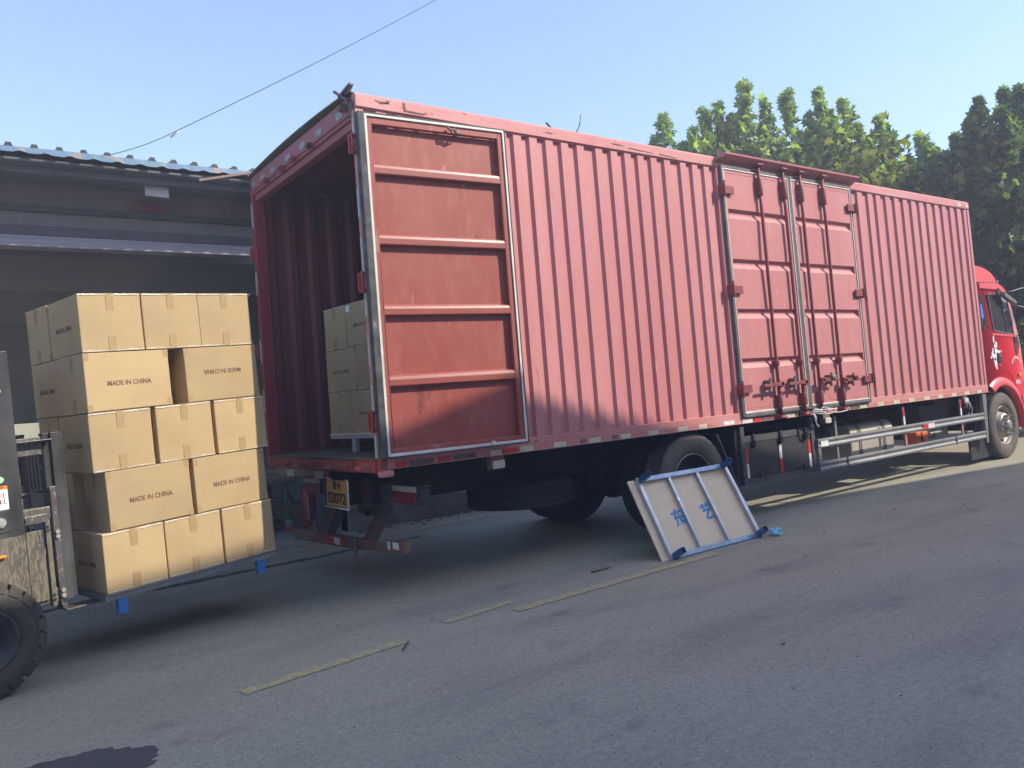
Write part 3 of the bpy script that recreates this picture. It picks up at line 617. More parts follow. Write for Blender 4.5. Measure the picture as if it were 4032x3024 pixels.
for i, (x, s, zz, par) in enumerate(((4.965, -1, 1.447, lfa), (5.425, -1, 1.447, lfa), (5.765, 1, 1.452, lfb), (6.235, 1, 1.43, lfb))):
    pts = [(x, -.066, 1.10), (x, -.066, 1.7), (x, -.066, 2.3), (x-(.015 if i == 0 else 0), -.066-(.012 if i == 0 else 0), 2.9), (x, -.066, 3.4), (x, -.066, 3.93)]
    rod = MB().tube(pts, .019, 12).build('locking_rod', RODP, par)
    b = MB()
    for za, zb, r in ((3.60, 3.80, .033), (1.66, 1.72, .036), (1.19, 1.33, .034)):
        b.cyl((x, -.066, za), (x, -.066, zb), r, 14); b.box(x-.042, -.062, za, x+.042, -.031, zb)
    b.build('rod_guide', RODP, rod, .003)
    b = MB()
    for z0, z1 in ((3.93, 3.965), (1.062, 1.10)): b.box(x-.05, -.10, z0, x+.05, -.018, z1); b.cyl((x-.04, -.10, (z0+z1)/2), (x+.05, -.10, (z0+z1)/2), .012, 8)
    b.build('cam', RODP, rod, .003)
    # handle with catch
    b = MB(); L_ = .34 if s < 0 else .33
    b.box(*sorted((x, x+s*.0))[:1], -.12, zz-.035, x+.03, -.088, zz+.035) if False else None
    x2 = x+s*L_
    b.bar((x-s*.02, -.122, zz+.005), (x+s*.14, -.122, zz+.003), .016, .04, (0,0,1)); b.bar((x+s*.14, -.122, zz+.003), (x2, -.125, zz-.003), .014, .030, (0,0,1)); b.box(x-.03, -.13, zz-.035, x+.03, -.10, zz+.035)
    b.build('handle', RODP, rod, .004)
    b = MB(); xc = x+s*.20; b.box(xc-.02, -.115, zz+.015, xc+.02, -.031, zz+.06); b.box(xc-.012, -.12, zz+.05, xc+.012, -.10, zz+.085); b.cyl((xc, -.11, zz-.055), (xc, -.085, zz-.055), .022, 12); b.box(xc-.018, -.10, zz-.05, xc+.018, -.031, zz-.018)
    b.build('handle_catch', CHASG, rod, .003)
    if s > 0: MB().box(xc-.04, -.15, zz+.005, xc+.045, -.118, zz+.05).build('padlock', BLK if i == 3 else M('brass_padlock', (.35, .34, .15), (.1, .1, .08), 20, .4, .3), rod, .008)
b = MB(); rr = random.Random(8)
for k in range(7):
    p = V((5.48+rr.uniform(-.02, .02), -.12, 1.10)); pts = [p]
    for j in range(5): p = p+V((rr.uniform(.02, .14), rr.uniform(-.03, .02), rr.uniform(-.03, .03))); pts.append(p)
    b.tube(pts, .006, 5)
for k in range(3): b.tube([(5.49, -.12, 1.10), (5.50+.02*k, -.13, 1.03), (5.53, -.12, .98), (5.55+.02*k, -.12, .92)], .007, 5)
b.build('plastic_rope', M('white_plastic_rope', (.68, .66, .66), (.5, .45, .42), 30, .4), lfa)

# --- chassis
b = MB()
for y in (.78, 1.64): b.box(.34, y, .71, 10.2, y+.08, .995)
for k in range(14): b.box(.5+.72*k, .45, .995, .56+.72*k, 2.05, 1.056)
for k in range(26): b.box(.2+.39*k, .07, 1.056, .25+.39*k, 2.43, 1.095)
b.build('chassis_frame', CHAS, TR)
b = MB()
b.cyl((3.55, .4, .515), (3.55, 2.1, .515), .085, 16); b.sphere((3.55, 1.25, .515), .21, 20)
b.cyl((3.7, 1.25, .53), (8.6, 1.25, .66), .055, 12); b.cyl((10.73, .3, .5), (10.73, 2.2, .5), .06, 12)
for y in (.70, 1.66):
    for k in range(6): b.box(3.55-.75+k*.1, y, .70-.022*k, 3.55+.75-k*.1, y+.09, .718-.022*k)
    b.box(2.75, y, .70, 2.83, y+.09, .86); b.box(4.25, y, .70, 4.33, y+.09, .86)
b.cyl((2.9, 1.0, .62), (3.4, 1.0, .56), .09, 14); b.cyl((2.9, 1.5, .62), (3.4, 1.5, .56), .09, 14)
b.build('axle_assembly', CHAS, TR)
b = MB(); b.cyl((5.9, .55, .72), (6.65, .55, .72), .13, 18); b.cyl((8.0, 1.9, .7), (8.8, 1.9, .7), .14, 18); b.box(8.75, .3, .48, 9.55, .75, .95); b.box(8.2, .9, .5, 9.6, 1.5, 1.0); b.cyl((9.2, .5, .62), (9.2, .5, .9), .12, 14); b.box(7.0, 1.7, .42, 8.0, 2.3, .95)
for x, z in ((6.2, .95), (6.9, .98), (8.1, .93), (8.9, .97)): b.tube([(x, .3, z), (x+.3, .32, z-.06), (x+.6, .3, z-.02)], .015, 6)
b.build('underbody_tank', BLK, TR)
b = MB(); b.tube([(9.1, .06, .72), (9.4, .02, .66), (9.7, .02, .70), (9.8, .04, .85), (9.72, .05, .95)], .016, 8); b.tube([(9.66, .03, .99), (9.7, 0.02, .86), (9.62, .03, .75), (9.5, .04, .60)], .013, 8); b.cyl((9.62, .04, .86), (9.62, .04, .97), .022, 10)
b.build('air_hose', M('pale_hose', (.34, .34, .33), (.2, .2, .2), 20, .5), TR)
b = MB(); b.obox((8.42, .20, .415), (.32, 0, .0), (0, .2, 0), (0, 0, .19)); b.build('orange_unit', M('orange_steel_box', (.72, .16, .04), (.6, .15, .05), 6, .5, spots=((.3, .2, .15), 14, .70)), TR, .01)
b = MB(); b.tube([(8.50, .17, .60), (8.47, .16, .53), (8.52, .16, .47), (8.60, .17, .43)], .014, 6); b.build('black_hose', BLK, TR)
b = MB(); b.box(8.86, .22, .555, 9.22, .24, .572); b.build('bracket_bar', BRIGHT, TR)
# --- wheels
def wheel(cx, y0, sgn, w=.28, R=.515, mats=(TYRE, TYREF), dual=False, steer=False, name='wheel', spare=False):
    # outer face at y0, going inward along sgn
    root = empty(name, (cx, y0, R), TR)
    c = (cx, y0, R); h = lambda t: sgn*t
    prof = [(.305, h(.03)), (.315, h(.012)), (.36, h(.0)), (.40, h(-.006)), (.405, h(-.004)), (.445, h(-.002)), (.475, h(.008)), (.492, h(.016)), (R-.010, h(.028)), (R-.003, h(.036))]
    for k in range(5):
        a = .046+k*(w-.092)/5; a2 = a+(w-.092)/5
        if k: prof += [(R, h(a-.005)), (R-.012, h(a-.003)), (R-.012, h(a+.003)), (R, h(a+.005))]
    prof += [(R, h(w-.046)), (R-.010, h(w-.028)), (.475, h(w-.008)), (.40, h(w)), (.315, h(w-.02)), (.305, h(w-.04))]
    side = MB().lathe(prof[:9], c, 'y', 96, True, ((7, 8), 3, 1, .008)).build('tyre_sidewall', mats[1], root)
    MB().lathe(prof[8:], c, 'y', 96, True, ((0, 1), 3, 1, .008)).build('tyre', mats[0], root)
    if dual or spare:
        pr = [(.306, h(.025)), (.30, h(.02)), (.292, h(.03)), (.285, h(.05)), (.275, h(.19)), (.20, h(.205)), (.11, h(.20)), (.10, h(.10)), (.06, h(.09)), (.0, h(.09))]
        MB().lathe(pr, c, 'y', 48).build('rim', RIMD, root)
        MB().lathe([(.306, h(.024)), (.300, h(.016)), (.293, h(.024))], c, 'y', 48).build('rim_lip', RIM, root)
    else:
        pr = [(.306, h(.03)), (.300, h(.018)), (.292, h(.024)), (.286, h(.05)), (.270, h(.085)), (.235, h(.10)), (.215, h(.085)), (.19, h(.012)), (.175, h(-.008)), (.12, h(-.012)), (.10, h(-.012)), (.098, h(.02)), (.0, h(.02))]
        rim = MB().lathe(pr, c, 'y', 64).build('rim', RIM, root)
        b = MB()
        for k in range(8):
            t = 2*pi*(k+.3)/8; p = V(c)+V((.248*cos(t), h(.088), .248*sin(t))); b.cyl(p, p+V((0, h(.03), 0)), .026, 14)
            
        b2 = MB()
        for k in range(8):
            t = 2*pi*(k+.3)/8; q = V(c); b2.cyl(q+V((.246*cos(t), h(.080), .246*sin(t))), q+V((.246*cos(t), h(.088), .246*sin(t))), .025, 14)
        b2.build('vent_hole', BLK, root)
        b = MB()
        for k in range(10):
            t = 2*pi*k/10; p = V(c)+V((.150*cos(t), h(-.01), .150*sin(t))); b.cyl(p, p-V((0, h(.045), 0)), .017, 6, smooth=False); b.cyl(p-V((0, h(.045), 0)), p-V((0, h(.075), 0)), .010, 8)
        b.build('wheel_nut', RIM, root)
        b = MB().lathe([(.092, h(.01)), (.085, h(-.05)), (.06, h(-.065)), (.0, h(-.068))], c, 'y', 24); b.build('hub_cap', M('grey_hub_paint', (.22, .21, .19), (.3, .28, .24), 8, .5, .3), root)
    return root
wheel(10.78, .0, 1, .29)
wheel(10.78, 2.45, -1, .29)
wheel(3.56, .03, 1, .28, dual=True); wheel(3.56, .36, 1, .28, dual=True, mats=(TYREK, TYREK))
wheel(3.56, 2.45, -1, .28, dual=True, mats=(TYREK, TYREK)); wheel(3.56, 2.12, -1, .28, dual=True, mats=(TYREK, TYREK))
# spare wheel slung flat
sp = empty('spare_wheel', (1.88, .80, .62), TR)
pr = [(.30, .22), (.40, .25), (.475, .24), (.505, .215)]
for k in range(5):
    z = .21-.042*k; pr += [(.515, z), (.515, z-.030), (.500, z-.033), (.500, z-.040)]
pr += [(.505, .03), (.475, .005), (.40, -.0), (.30, .02)]
MB().lathe(pr, (1.88, .80, .50), 'z', 72).build('tyre', TYREK, sp)
MB().lathe([(.30, .22), (.28, .10), (.12, .08), (0, .08)], (1.88, .80, .50), 'z', 32).build('rim', RIMD, sp)
# tail lamp, bracket, bumper
br = MB(); br.box(.365, .50, .735, .385, 2.0, .885); br.box(.385, .10, .87, .48, 2.4, .888); br.box(.366, .62, .60, .37, 1.25, .74)
br = br.build('lamp_bracket', M('brown_grime_steel', (.075, .055, .048), (.11, .08, .07), 5, .7), TR, .003)
MB().cyl((.36, .66, .815), (.3655, .66, .815), .03, 20).cyl((.36, .54, .812), (.3655, .54, .812), .03, 20).build('bracket_hole', BLK, br)
for y0 in (.095, 2.0):
    tl = MB().box(.352, y0, .732, .43, y0+.405, .890).build('tail_lamp', BLK, TR, .008)
    MB().box(.335, y0+.01, .738, .3515, y0+.395, .836).build('red_lens', LENSR, tl, .006)
    b = MB(); b.box(.337, y0+.01, .838, .3515, y0+.395, .884)
    for k in range(10): b.box(.333, y0+.02+k*.037, .842, .337, y0+.035+k*.037, .880)
    b.build('clear_lens', LENSC, tl, .003)
MB().box(.36, .055, .76, .45, .092, .86).build('lamp_mount', BLK, TR, .008)
b = MB(); b.box(.30, .93, .66, .36, 1.02, .93); b.cyl((.295, .975, .78), (.3, .975, .78), .012, 10); b.build('hitch_plate', CHASG, TR, .004)
MB().box(.31, .945, .60, .35, 1.0, .66).build('hitch_pin', CHAS, TR)
bp = MB(); bp.prism([(.20, .363), (2.10, .275), (2.36, .315), (2.36, .405), (2.10, .375), (.20, .455)], 'yz', .225, .285)
bp = MB()
def seg(p, q, h0, h1, dx=.06): 
    bp.add([(p[0], p[1], p[2]), (p[0]+dx, p[1], p[2]), (p[0]+dx, p[1], p[2]+h0), (p[0], p[1], p[2]+h0), (q[0], q[1], q[2]), (q[0]+dx, q[1], q[2]), (q[0]+dx, q[1], q[2]+h1), (q[0], q[1], q[2]+h1)], [(0,1,2,3),(4,5,6,7),(0,1,5,4),(1,2,6,5),(2,3,7,6),(3,0,4,7)])
seg((.25, .19, .362), (.23, 1.02, .315), .092, .093); seg((.2302, 1.0205, .312), (.20, 1.80, .300), .094, .102); seg((.20, 1.8005, .300), (.06, 2.05, .335), .102, .105)
bp = bp.build('rear_bumper', CHASG, TR, .004)
def tape(y0, y1, mat, z0, h):
    x = .2475 if y0 < 1.0 else .2285-(y0-1.02)*.0385
    MB().box(x-.004, y0, z0, x-.0015, y1, z0+h).build('reflective_tape', mat, bp)
tape(.27, .37, REFW, .385, .055); tape(.42, .60, REFW, .372, .065); tape(.60, .80, REFR, .362, .065)
tape(1.24, 1.34, REFR, .325, .07); tape(1.34, 1.47, REFW, .325, .06); tape(1.47, 1.62, REFR, .322, .07)
b = MB(); b.tube([(.22, 1.02, .42), (.215, 1.02, .30), (.24, 1.03, .22), (.235, 1.02, .16)], [.012, .014, .01, .012], 6); b.build('rag', M('grey_rag', (.12, .11, .10), (.2, .19, .17), 20, .9), bp)
b = MB(); b.bar((.45, .80, .70), (.25, .80, .405), .085, .11, (0,1,0)); b.bar((.45, 1.68, .70), (.24, 1.68, .375), .085, .11, (0,1,0)); b.build('bumper_arm', ARMS, TR, .004)
pl = MB().obox((.018, 1.10, .733), (-.004, 0, 0), (.0, -.45, -.008), (.008, 0, .222)).build('number_plate', YPLATE, TR, .004)
pmx = Matrix.Translation(-ORG[TR])
ux = V((.0, -.45, -.008)); uz = V((.008, 0, .222))
place_text(text_mesh('鲁·R', .088, None, .0012, .001), INK, pl, pmx @ frame_mx((.0140, .875, .905), ux, uz))
place_text(text_mesh('S2072', .125, .36, .0012, .001), INK, pl, pmx @ frame_mx((.0095, .875, .795), ux, uz))
b = MB(); b.tube([(.01, .64, .72), (.01, .64, .95), (.01, .67, .962)], .006, 6); b.tube([(.008, 1.11, .722), (.008, .64, .715)], .006, 6); b.tube([(.012, 1.09, .965), (.012, .98, .962)], .005, 6); b.build('plate_frame', REFW, pl)
MB().box(.03, 1.02, .72, .06, 1.16, .96).build('plate_mount', CHAS, TR)
b = MB(); b.box(.06, 1.05, .70, .34, 1.12, 1.03); b.build('plate_bracket', CHAS, TR)
# side marker lamps
for x, z in ((1.085, .99), (5.95, .975), (9.53, .985)):
    mk = MB().box(x-.07, .0, z-.048, x+.07, .06, z+.075).build('marker_lamp', CHASG, TR, .006)
    MB().box(x-.058, -.022, z-.040, x+.062, -.0005, z+.026).build('lens', BRIGHT, mk, .008)
# toolbox
tb = MB(); tb.box(4.34, .045, .395, 5.66, .55, .905); tb = tb.build('toolbox', BOXG, TR, .006)
b = MB(); b.box(4.32, .015, .39, 4.385, .06, 1.02); b.box(5.625, .015, .39, 5.69, .06, 1.03); b.box(4.385, .02, .843, 5.625, .0448, .915); b.box(4.385, .02, .392, 5.625, .0448, .452); b.build('toolbox_frame', BOXF, tb, .003)
MB().box(4.392, .028, .457, 5.618, .0448, .838).build('toolbox_door', BOXG, tb, .003)
for x, mt in ((4.385, (REFR, REFW)), (4.995, (REFW, REFR)), (5.555, (REFR, REFW))):
    for k in range(2): MB().box(x, .0245, .77-.155*(k+1), x+.048, .0275, .77-.155*k).build('reflective_strip', mt[k], tb)
for x in (4.53, 5.02, 5.50):
    b = MB(); b.box(x-.018, .0, .86, x+.018, .0195, .93); b.box(x-.022, -.006, .78, x+.022, .0275, .86); b.cyl((x, -.01, .80), (x, -.01, .87), .008, 8); b.build('latch', BLK, tb, .003)
for x in (4.6, 5.42): MB().box(x, .0, .44, x+.12, .0195, .465).box(x, -.0, .465, x+.05, .0275, .50).build('hinge', BLK, tb, .003)
# mud guard panel behind rear wheel
b = MB(); b.obox((4.22, .03, .40), (.03, 0, 0), (0, .5, 0), (-.28, 0, .58)); b.box(4.26, .05, .38, 4.32, .5, 1.0); b.build('mudguard', BLK, TR)
# side guard
def rail(z0, z1):
    b = MB(); c_ = (z0+z1)/2; pr = [(.0, z1), (-.012, z1-.004), (-.016, z1-.028), (-.004, c_+.006), (-.004, c_-.006), (-.018, z0+.028), (-.016, z0+.006), (.0, z0), (.012, z0), (.012, z1)]
    b.prism(pr, 'yz', 5.70, 10.06); return b.build('rail', GALV, sg, .003)
sg = empty('side_guard', (7.9, .0, .35), TR)
rail(.655, .765); rail(.378, .492)
b = MB(); b.box(5.70, -.008, .492, 5.765, .02, .655); b.box(5.695, -.02, .655, 5.71, .02, .765); b.box(5.695, -.02, .378, 5.71, .02, .492); b.build('end_post', GALV, sg, .003)
b = MB(); b.prism([(10.06, 1.04), (10.19, 1.03), (10.17, .80), (10.13, .31), (10.06, .31)], 'xz', -.012, .035); b.build('end_post', GALV, sg, .006)
for x, z1 in ((6.12, 1.01), (7.74, 1.0), (9.36, 1.0)): 
    st = MB().box(x, .0125, .49, x+.045, .03, z1).build('strut', GALV, sg, .002)
    if x > 7: MB().box(x+.002, .008, .88, x+.043, .0122, .99).build('reflective_tape', REFR, st); MB().box(x+.002, .008, .77, x+.043, .0122, .879).build('reflective_tape', REFW, st); MB().box(x+.002, .008, .5, x+.043, .0122, .65).build('reflective_tape', REFO, st)
for x0, x1, mt in ((5.75, 5.90, REFW), (8.19, 8.33, REFR), (8.331, 8.50, REFW)): MB().box(x0, -.0195, .672, x1, -.0165, .735).build('reflective_tape', mt, sg)
b = MB(); b.box(6.28, -.021, .375, 6.30, .013, .495); b.box(9.10, -.021, .375, 9.12, .013, .495); b.build('rail_joint', BOXF, sg)
# fuel tank
pr = []
for k in range(9):
    t = pi/2*k/8; pr.append((.25+.12*(1-sin(t))*1.0, .72+.12*cos(t)))
prof = [(.80, .40), (.32, .40), (.25, .46), (.25, .74), (.262, .785), (.29, .82), (.33, .84), (.80, .84)]
ft = MB().prism(prof, 'yz', 6.84, 7.90).build('fuel_tank', ALU, TR, .015)
for x in (7.02, 7.62):
    pr2 = [(y-(.006 if y < .5 else 0), z+(.006 if z > .6 else -.006)) for y, z in prof]
    MB().prism(pr2, 'yz', x, x+.07).build('tank_strap', M('dark_strap', (.16, .14, .12)), ft)
MB().cyl((7.33, .42, .84), (7.33, .42, .885), .045, 18).build('filler_cap', BLK, ft)
MB().box(9.76, .10, .07, 10.42, .13, .36).build('mud_flap', BLK, TR, .004)

# --- cab
cb_ = MB()
prof = [(10.42, 1.15), (10.42, 2.70), (10.47, 2.76), (11.06, 2.745), (11.22, 2.69), (11.38, 2.60), (11.46, 2.50), (11.56, 2.20), (11.64, 1.85), (11.68, 1.45), (11.70, .95), (11.60, .93), (11.40, 1.00)]
arch = [(11.36, .95), (11.28, 1.02), (11.15, 1.09), (10.98, 1.125), (10.78, 1.14), (10.60, 1.14), (10.46, 1.13)]
def cab_section(z):
    pts = [(2.70, 11.06+.0), (2.60, 11.38), (2.50, 11.46), (2.20, 11.56), (1.85, 11.64), (1.45, 11.68), (.95, 11.70)]
    for (za, xa), (zb, xb) in zip(pts, pts[1:]):
        if zb <= z <= za: return xb+(xa-xb)*(z-zb)/(za-zb)
    return pts[0][1] if z > 2.7 else pts[-1][1]
# loft with rounded front corners above the arch
levels = [1.14, 1.45, 1.85, 2.20, 2.50, 2.60, 2.68, 2.745]
rings = []
for z in levels:
    xf = cab_section(z); ins = .0 if z < 1.9 else .03*(z-1.9); ring = [(10.42, .02+ins, z)]
    for k in range(9):
        t = k/8*pi/2; ring.append((xf+.75*sin(t)**1.2*(.5), .02+ins+.46*(1-cos(t)), z))
    ring += [(p[0], 2.5-p[1], z) for p in reversed(ring)]
    rings.append(ring)
n = len(rings[0]); vs = [p for r in rings for p in r]
cb_.add(vs, [(i*n+k, i*n+(k+1) % n, (i+1)*n+(k+1) % n, (i+1)*n+k) for i in range(len(levels)-1) for k in range(n)], True)
cb_.add(rings[-1], [tuple(range(n))])
cab = cb_.build('cab', CABR, TR)
for p in cab.data.polygons:
    if len(p.vertices) > 4: p.use_smooth = False
# side panel round the wheel arch, and the flare
n = 26; vs = []
for i in range(n+1):
    t = radians(104-i*112/n); ex, ez = cos(t), sin(t); px, pz = 10.79+.66*ex, .50+.645*ez
    k = min((11.72-10.79)/max(ex, 1e-3) if ex > 0 else 9, (1.16-.50)/max(ez, 1e-3) if ez > 0 else 9); k = max(k, .67)
    qx, qz = 10.79+k*ex, .50+k*ez
    vs += [(px, .016, pz), (qx, .016, qz), (qx, .05, qz), (px, .05, pz)]
b = MB().add(vs, [(4*i+j, 4*i+4+j, 4*i+4+(j+1) % 4, 4*i+(j+1) % 4) for i in range(n) for j in range(4)]); b.build('side_skirt', CABR, cab)
b = MB(); vs = []
for i in range(n+1):
    t = radians(122-i*128/n); ex, ez = cos(t), sin(t); w_ = .135*max(.35, min(1, .35+.9*ez))
    for rr_, y in ((.645+w_, .014), (.645+w_*.85, -.012), (.645+.05, -.030), (.645+.012, -.036), (.640, -.03), (.640, .08)): vs.append((10.79+rr_*ex, y, .50+rr_*.985*ez))
b.add(vs, [(6*i+j, 6*i+6+j, 6*i+7+j, 6*i+1+j) for i in range(n) for j in range(5)], True); b.build('fender_flare', CABF, cab)
b = MB(); vs = []
for i in range(n+1):
    t = radians(118-i*132/n); vs += [(10.79+.65*cos(t), .07, .50+.64*sin(t)), (10.79+.65*cos(t), .60, .50+.64*sin(t))]
b.add(vs, [(2*i, 2*i+2, 2*i+3, 2*i+1) for i in range(n)]); b.box(10.3, .60, .55, 11.5, .62, 1.14); b.build('wheel_well', BLK, cab)
# roof fairing
rf = MB(); sec = [(10.40, 2.765), (10.40, 3.03), (10.55, 3.025), (10.75, 2.995), (10.92, 2.945), (11.05, 2.865), (11.13, 2.775)]
rings = []
for y, k in ((.05, .0), (.09, .6), (.16, .9), (.35, 1.0), (2.15, 1.0), (2.34, .9), (2.41, .6), (2.45, .0)):
    rings.append([(x+(.10*k if x > 10.5 else 0), y, 2.765+(z-2.765)*(.93+.12*k)) for x, z in sec])
m_ = len(sec); vs = [p for r in rings for p in r]
rf.add(vs, [(i*m_+j, i*m_+j+1, (i+1)*m_+j+1, (i+1)*m_+j) for i in range(len(rings)-1) for j in range(m_-1)], True); rf.add(rings[0], [tuple(range(m_))]); rf.add(rings[-1], [tuple(range(m_))])
rf.build('roof_fairing', CABF, cab)
MB().tube([(10.40, .03, 2.752), (11.06, .03, 2.75), (11.10, .03, 2.765), (11.14, .035, 2.80)], .009, 6).build('roof_seam', M('grey_sealant', (.22, .17, .20)), cab)
b = MB(); b.prism([(10.42, 2.60), (11.10, 2.745), (11.24, 2.70), (11.40, 2.60), (11.36, 2.585), (11.0, 2.655), (10.56, 2.65), (10.42, 2.62)][1:6]+[(10.56, 2.66), (10.42, 2.66), (10.42, 2.742)], 'xz', .018, .05); b.build('roof_side_band', CABF, cab, .004)
# windows
def polyplate(name, pts, y0, y1, mat, par, bev=0): return MB().prism(pts, 'xz', y0, y1).build(name, mat, par, bev)
wg = polyplate('side_window', [(10.665, 2.565), (11.31, 2.545), (11.44, 1.94), (10.765, 2.005)], .014, .05, GLASS, cab)
b = MB(); ring = [(10.655, 2.575), (11.32, 2.555), (11.455, 1.927), (10.752, 1.995)]; rc = ring+[ring[0]]
for p, q in zip(rc, rc[1:]): b.bar((p[0], .012, p[1]), (q[0], .012, q[1]), .012, .02, (0,0,1) if abs(p[0]-q[0]) > .3 else (1,0,0))
b.build('window_seal', DGREY, wg)
b = MB(); b.bar((11.10, .010, 2.55), (11.22, .010, 1.96), .012, .03, (1,0,0)); b.build('window_divider', BLK, wg)
polyplate('curtain', [(11.115, 2.54), (11.285, 2.535), (11.335, 2.31), (11.19, 2.30)], .0115, .0135, CURT, wg)
wr = polyplate('sleeper_window', [(10.30, 2.55), (10.40, 2.55), (10.45, 2.42), (10.49, 2.08), (10.46, 2.04), (10.30, 2.04)], .012, .03, GLASS, cab)
b = MB(); b.tube([(10.38, .012, 2.56), (10.43, .012, 2.50), (10.47, .012, 2.3), (10.497, .012, 2.08), (10.47, .012, 2.03), (10.40, .012, 2.03)], .010, 6); b.build('window_seal', DGREY, wr)
polyplate('blue_cloth', [(10.36, 2.42), (10.42, 2.40), (10.455, 2.22), (10.40, 2.17), (10.36, 2.2)], .009, .0115, BLUEC, wr)
# door outline grooves, handle, steps
b = MB(); b.tube([(10.545, .017, 2.02), (10.53, .017, 2.4), (10.545, .017, 2.63), (10.60, .018, 2.655), (11.22, .022, 2.64), (11.33, .024, 2.60)], .005, 5)
b.tube([(10.75, .017, 1.96), (10.70, .017, 1.60), (10.72, .017, 1.38), (10.85, .017, 1.38), (11.05, .017, 1.36), (11.2, .017, 1.28), (11.32, .017, 1.15), (11.38, .017, 1.02)], .004, 5)
b.tube([(11.47, .02, 1.93), (11.60, .03, 1.40), (11.63, .03, 1.02)], .005, 5)
b.build('door_gap', M('door_gap_shadow_line', (.16, .01, .015)), cab)
dh = MB().box(10.785, .006, 1.49, 10.90, .03, 1.64).build('door_handle', BLK, cab, .01)
b = MB(); b.box(10.79, -.012, 1.575, 10.895, .005, 1.61); b.build('grip', DGREY, dh, .006)
MB().cyl((10.84, .005, 1.455), (10.84, .02, 1.455), .013, 12).build('lock', BOLT, cab)
b = MB(); b.prism([(10.655, 1.945), (10.72, 1.96), (11.44, 1.925), (11.46, 1.90), (11.40, 1.885), (10.72, 1.925)], 'xz', .008, .03); b.build('sill_trim', CABF, cab)
MB().box(11.455, .0, 1.795, 11.56, .04, 1.89).build('side_vent', BLK, cab, .01)
MB().prism([(11.42, 1.88), (11.60, 1.88), (11.62, 1.70), (11.585, 1.72), (11.56, 1.62), (11.53, 1.66), (11.50, 1.58), (11.46, 1.66), (11.44, 1.80)], 'xz', .0125, .03).build('corner_shadow', M('painted_shadow_dark_red', (.12, .01, .015)), cab)  # jagged dark plate, a shadow painted onto the cab corner
MB().box(11.455, -.008, 1.245, 11.54, .03, 1.30).build('side_indicator', LENSO, cab, .01)
# mirrors
b = MB(); b.bar((10.93, -.02, 2.625), (11.02, -.03, 2.55), .03, .10, (0,0,1)); b.build('door_visor_mount', BLK, cab)
b = MB(); pr = [(11.0, 2.595), (11.12, 2.56), (11.42, 2.45), (11.44, 2.42), (11.38, 2.41), (11.15, 2.47), (11.0, 2.53)]; b.prism(pr, 'xz', -.10, -.03); b.build('kerb_mirror', M('grey_mirror_back', (.14, .13, .12), (.2, .19, .17), 8, .4), cab, .01)
b = MB(); b.tube([(11.25, -.01, 2.60), (11.40, -.06, 2.62), (11.6, -.12, 2.66), (11.85, -.18, 2.66), (12.0, -.2, 2.60)], .012, 8); b.tube([(11.50, -.0, 2.40), (11.62, -.08, 2.36), (11.80, -.14, 2.28), (11.95, -.18, 2.30)], .018, 8); b.build('mirror_arm', DGREY, cab)
mi = MB().box(11.86, -.28, 2.06, 11.96, -.10, 2.56).build('wing_mirror', CABR, cab, .03)
MB().box(11.855, -.26, 2.09, 11.8595, -.12, 2.53).build('mirror_glass', M('mirror_surface', (.7, .7, .7), None, 1, .04, 1), mi)
b = MB(); b.box(11.55, -.18, 2.26, 11.68, -.02, 2.34); b.build('mirror_mount', BLK, cab, .01)
b = MB(); b.tube([(11.50, .0, 1.90), (11.75, -.1, 1.93), (12.0, -.15, 1.96)], .007, 6); b.build('antenna_stay', BLK, cab)
b = MB(); b.sphere((10.55, .25, 3.085), .105, 20, (1, 1, .85)); b.build('roof_horn', M('chrome_horn', (.62, .58, .58), None, 1, .2, .8), cab)
MB().cyl((10.25, .25, 3.10), (10.50, .25, 3.09), .02, 10).build('horn_tube', BRIGHT, cab)
b = MB(); b.prism([(11.48, .95), (11.75, .90), (11.75, .66), (11.50, .70)], 'xz', -.01, .05); b.build('step', M('pink_step', (.60, .12, .12)), cab, .01)
MB().box(11.5, -.02, .81, 11.72, -.011, .85).build('step_tread', REFW, cab)
# front face (seen only from the side)
b = MB(); b.box(11.74, .30, 1.40, 12.10, 2.2, 2.45)
b.build('windscreen', GLASS, cab, .02)
b = MB(); b.box(11.55, .12, .45, 12.05, 2.38, 1.139); b.build('bumper_front', CABR, cab, .03)
# white decal: galloping splash of paint on the door, arc lettering, capacity note
b = MB(); rr = random.Random(12)
def blob(cx, cz, rx, rz, n=9, rot=0):
    pts = []
    for k in range(n):
        t = 2*pi*k/n; r = rr.uniform(.55, 1.1); x, z = rx*r*cos(t), rz*r*sin(t); pts.append((cx+1.25*x, cz+z))
    b.prism(pts, 'xz', .0125, .0195)
blob(10.70, 1.86, .025, .07); blob(10.735, 1.93, .012, .03); blob(10.66, 1.70, .025, .03); blob(10.73, 1.75, .04, .04); blob(10.76, 1.68, .05, .05); blob(10.78, 1.77, .03, .05); blob(10.70, 1.60, .06, .10, 13); blob(10.655, 1.66, .05, .06, 11); blob(10.70, 1.50, .045, .09, 11); blob(10.715, 1.42, .022, .06); blob(10.86, 1.665, .055, .025); blob(10.61, 1.62, .02, .06); blob(10.92, 1.67, .03, .015); blob(10.56, 1.58, .02, .02)
b.build('door_decal', WINK, cab)
arc = '物流运输有限公司'
for k, ch in enumerate(arc):
    t = radians(150-k*17.1); p = (11.425+.175*cos(t), .006, 1.40+.155*sin(t)); tt = t-pi/2
    place_text(text_mesh(ch, .046, None, .0004), WINK, cab, pmx @ frame_mx(p, (cos(tt), 0, sin(tt)), (-sin(tt), 0, cos(tt))))
place_text(text_mesh('核载3人', .075, .20, .0012), WINK, cab, pmx @ frame_mx((11.42, .004, 1.155), (1, 0, 0), (0, 0, 1)))
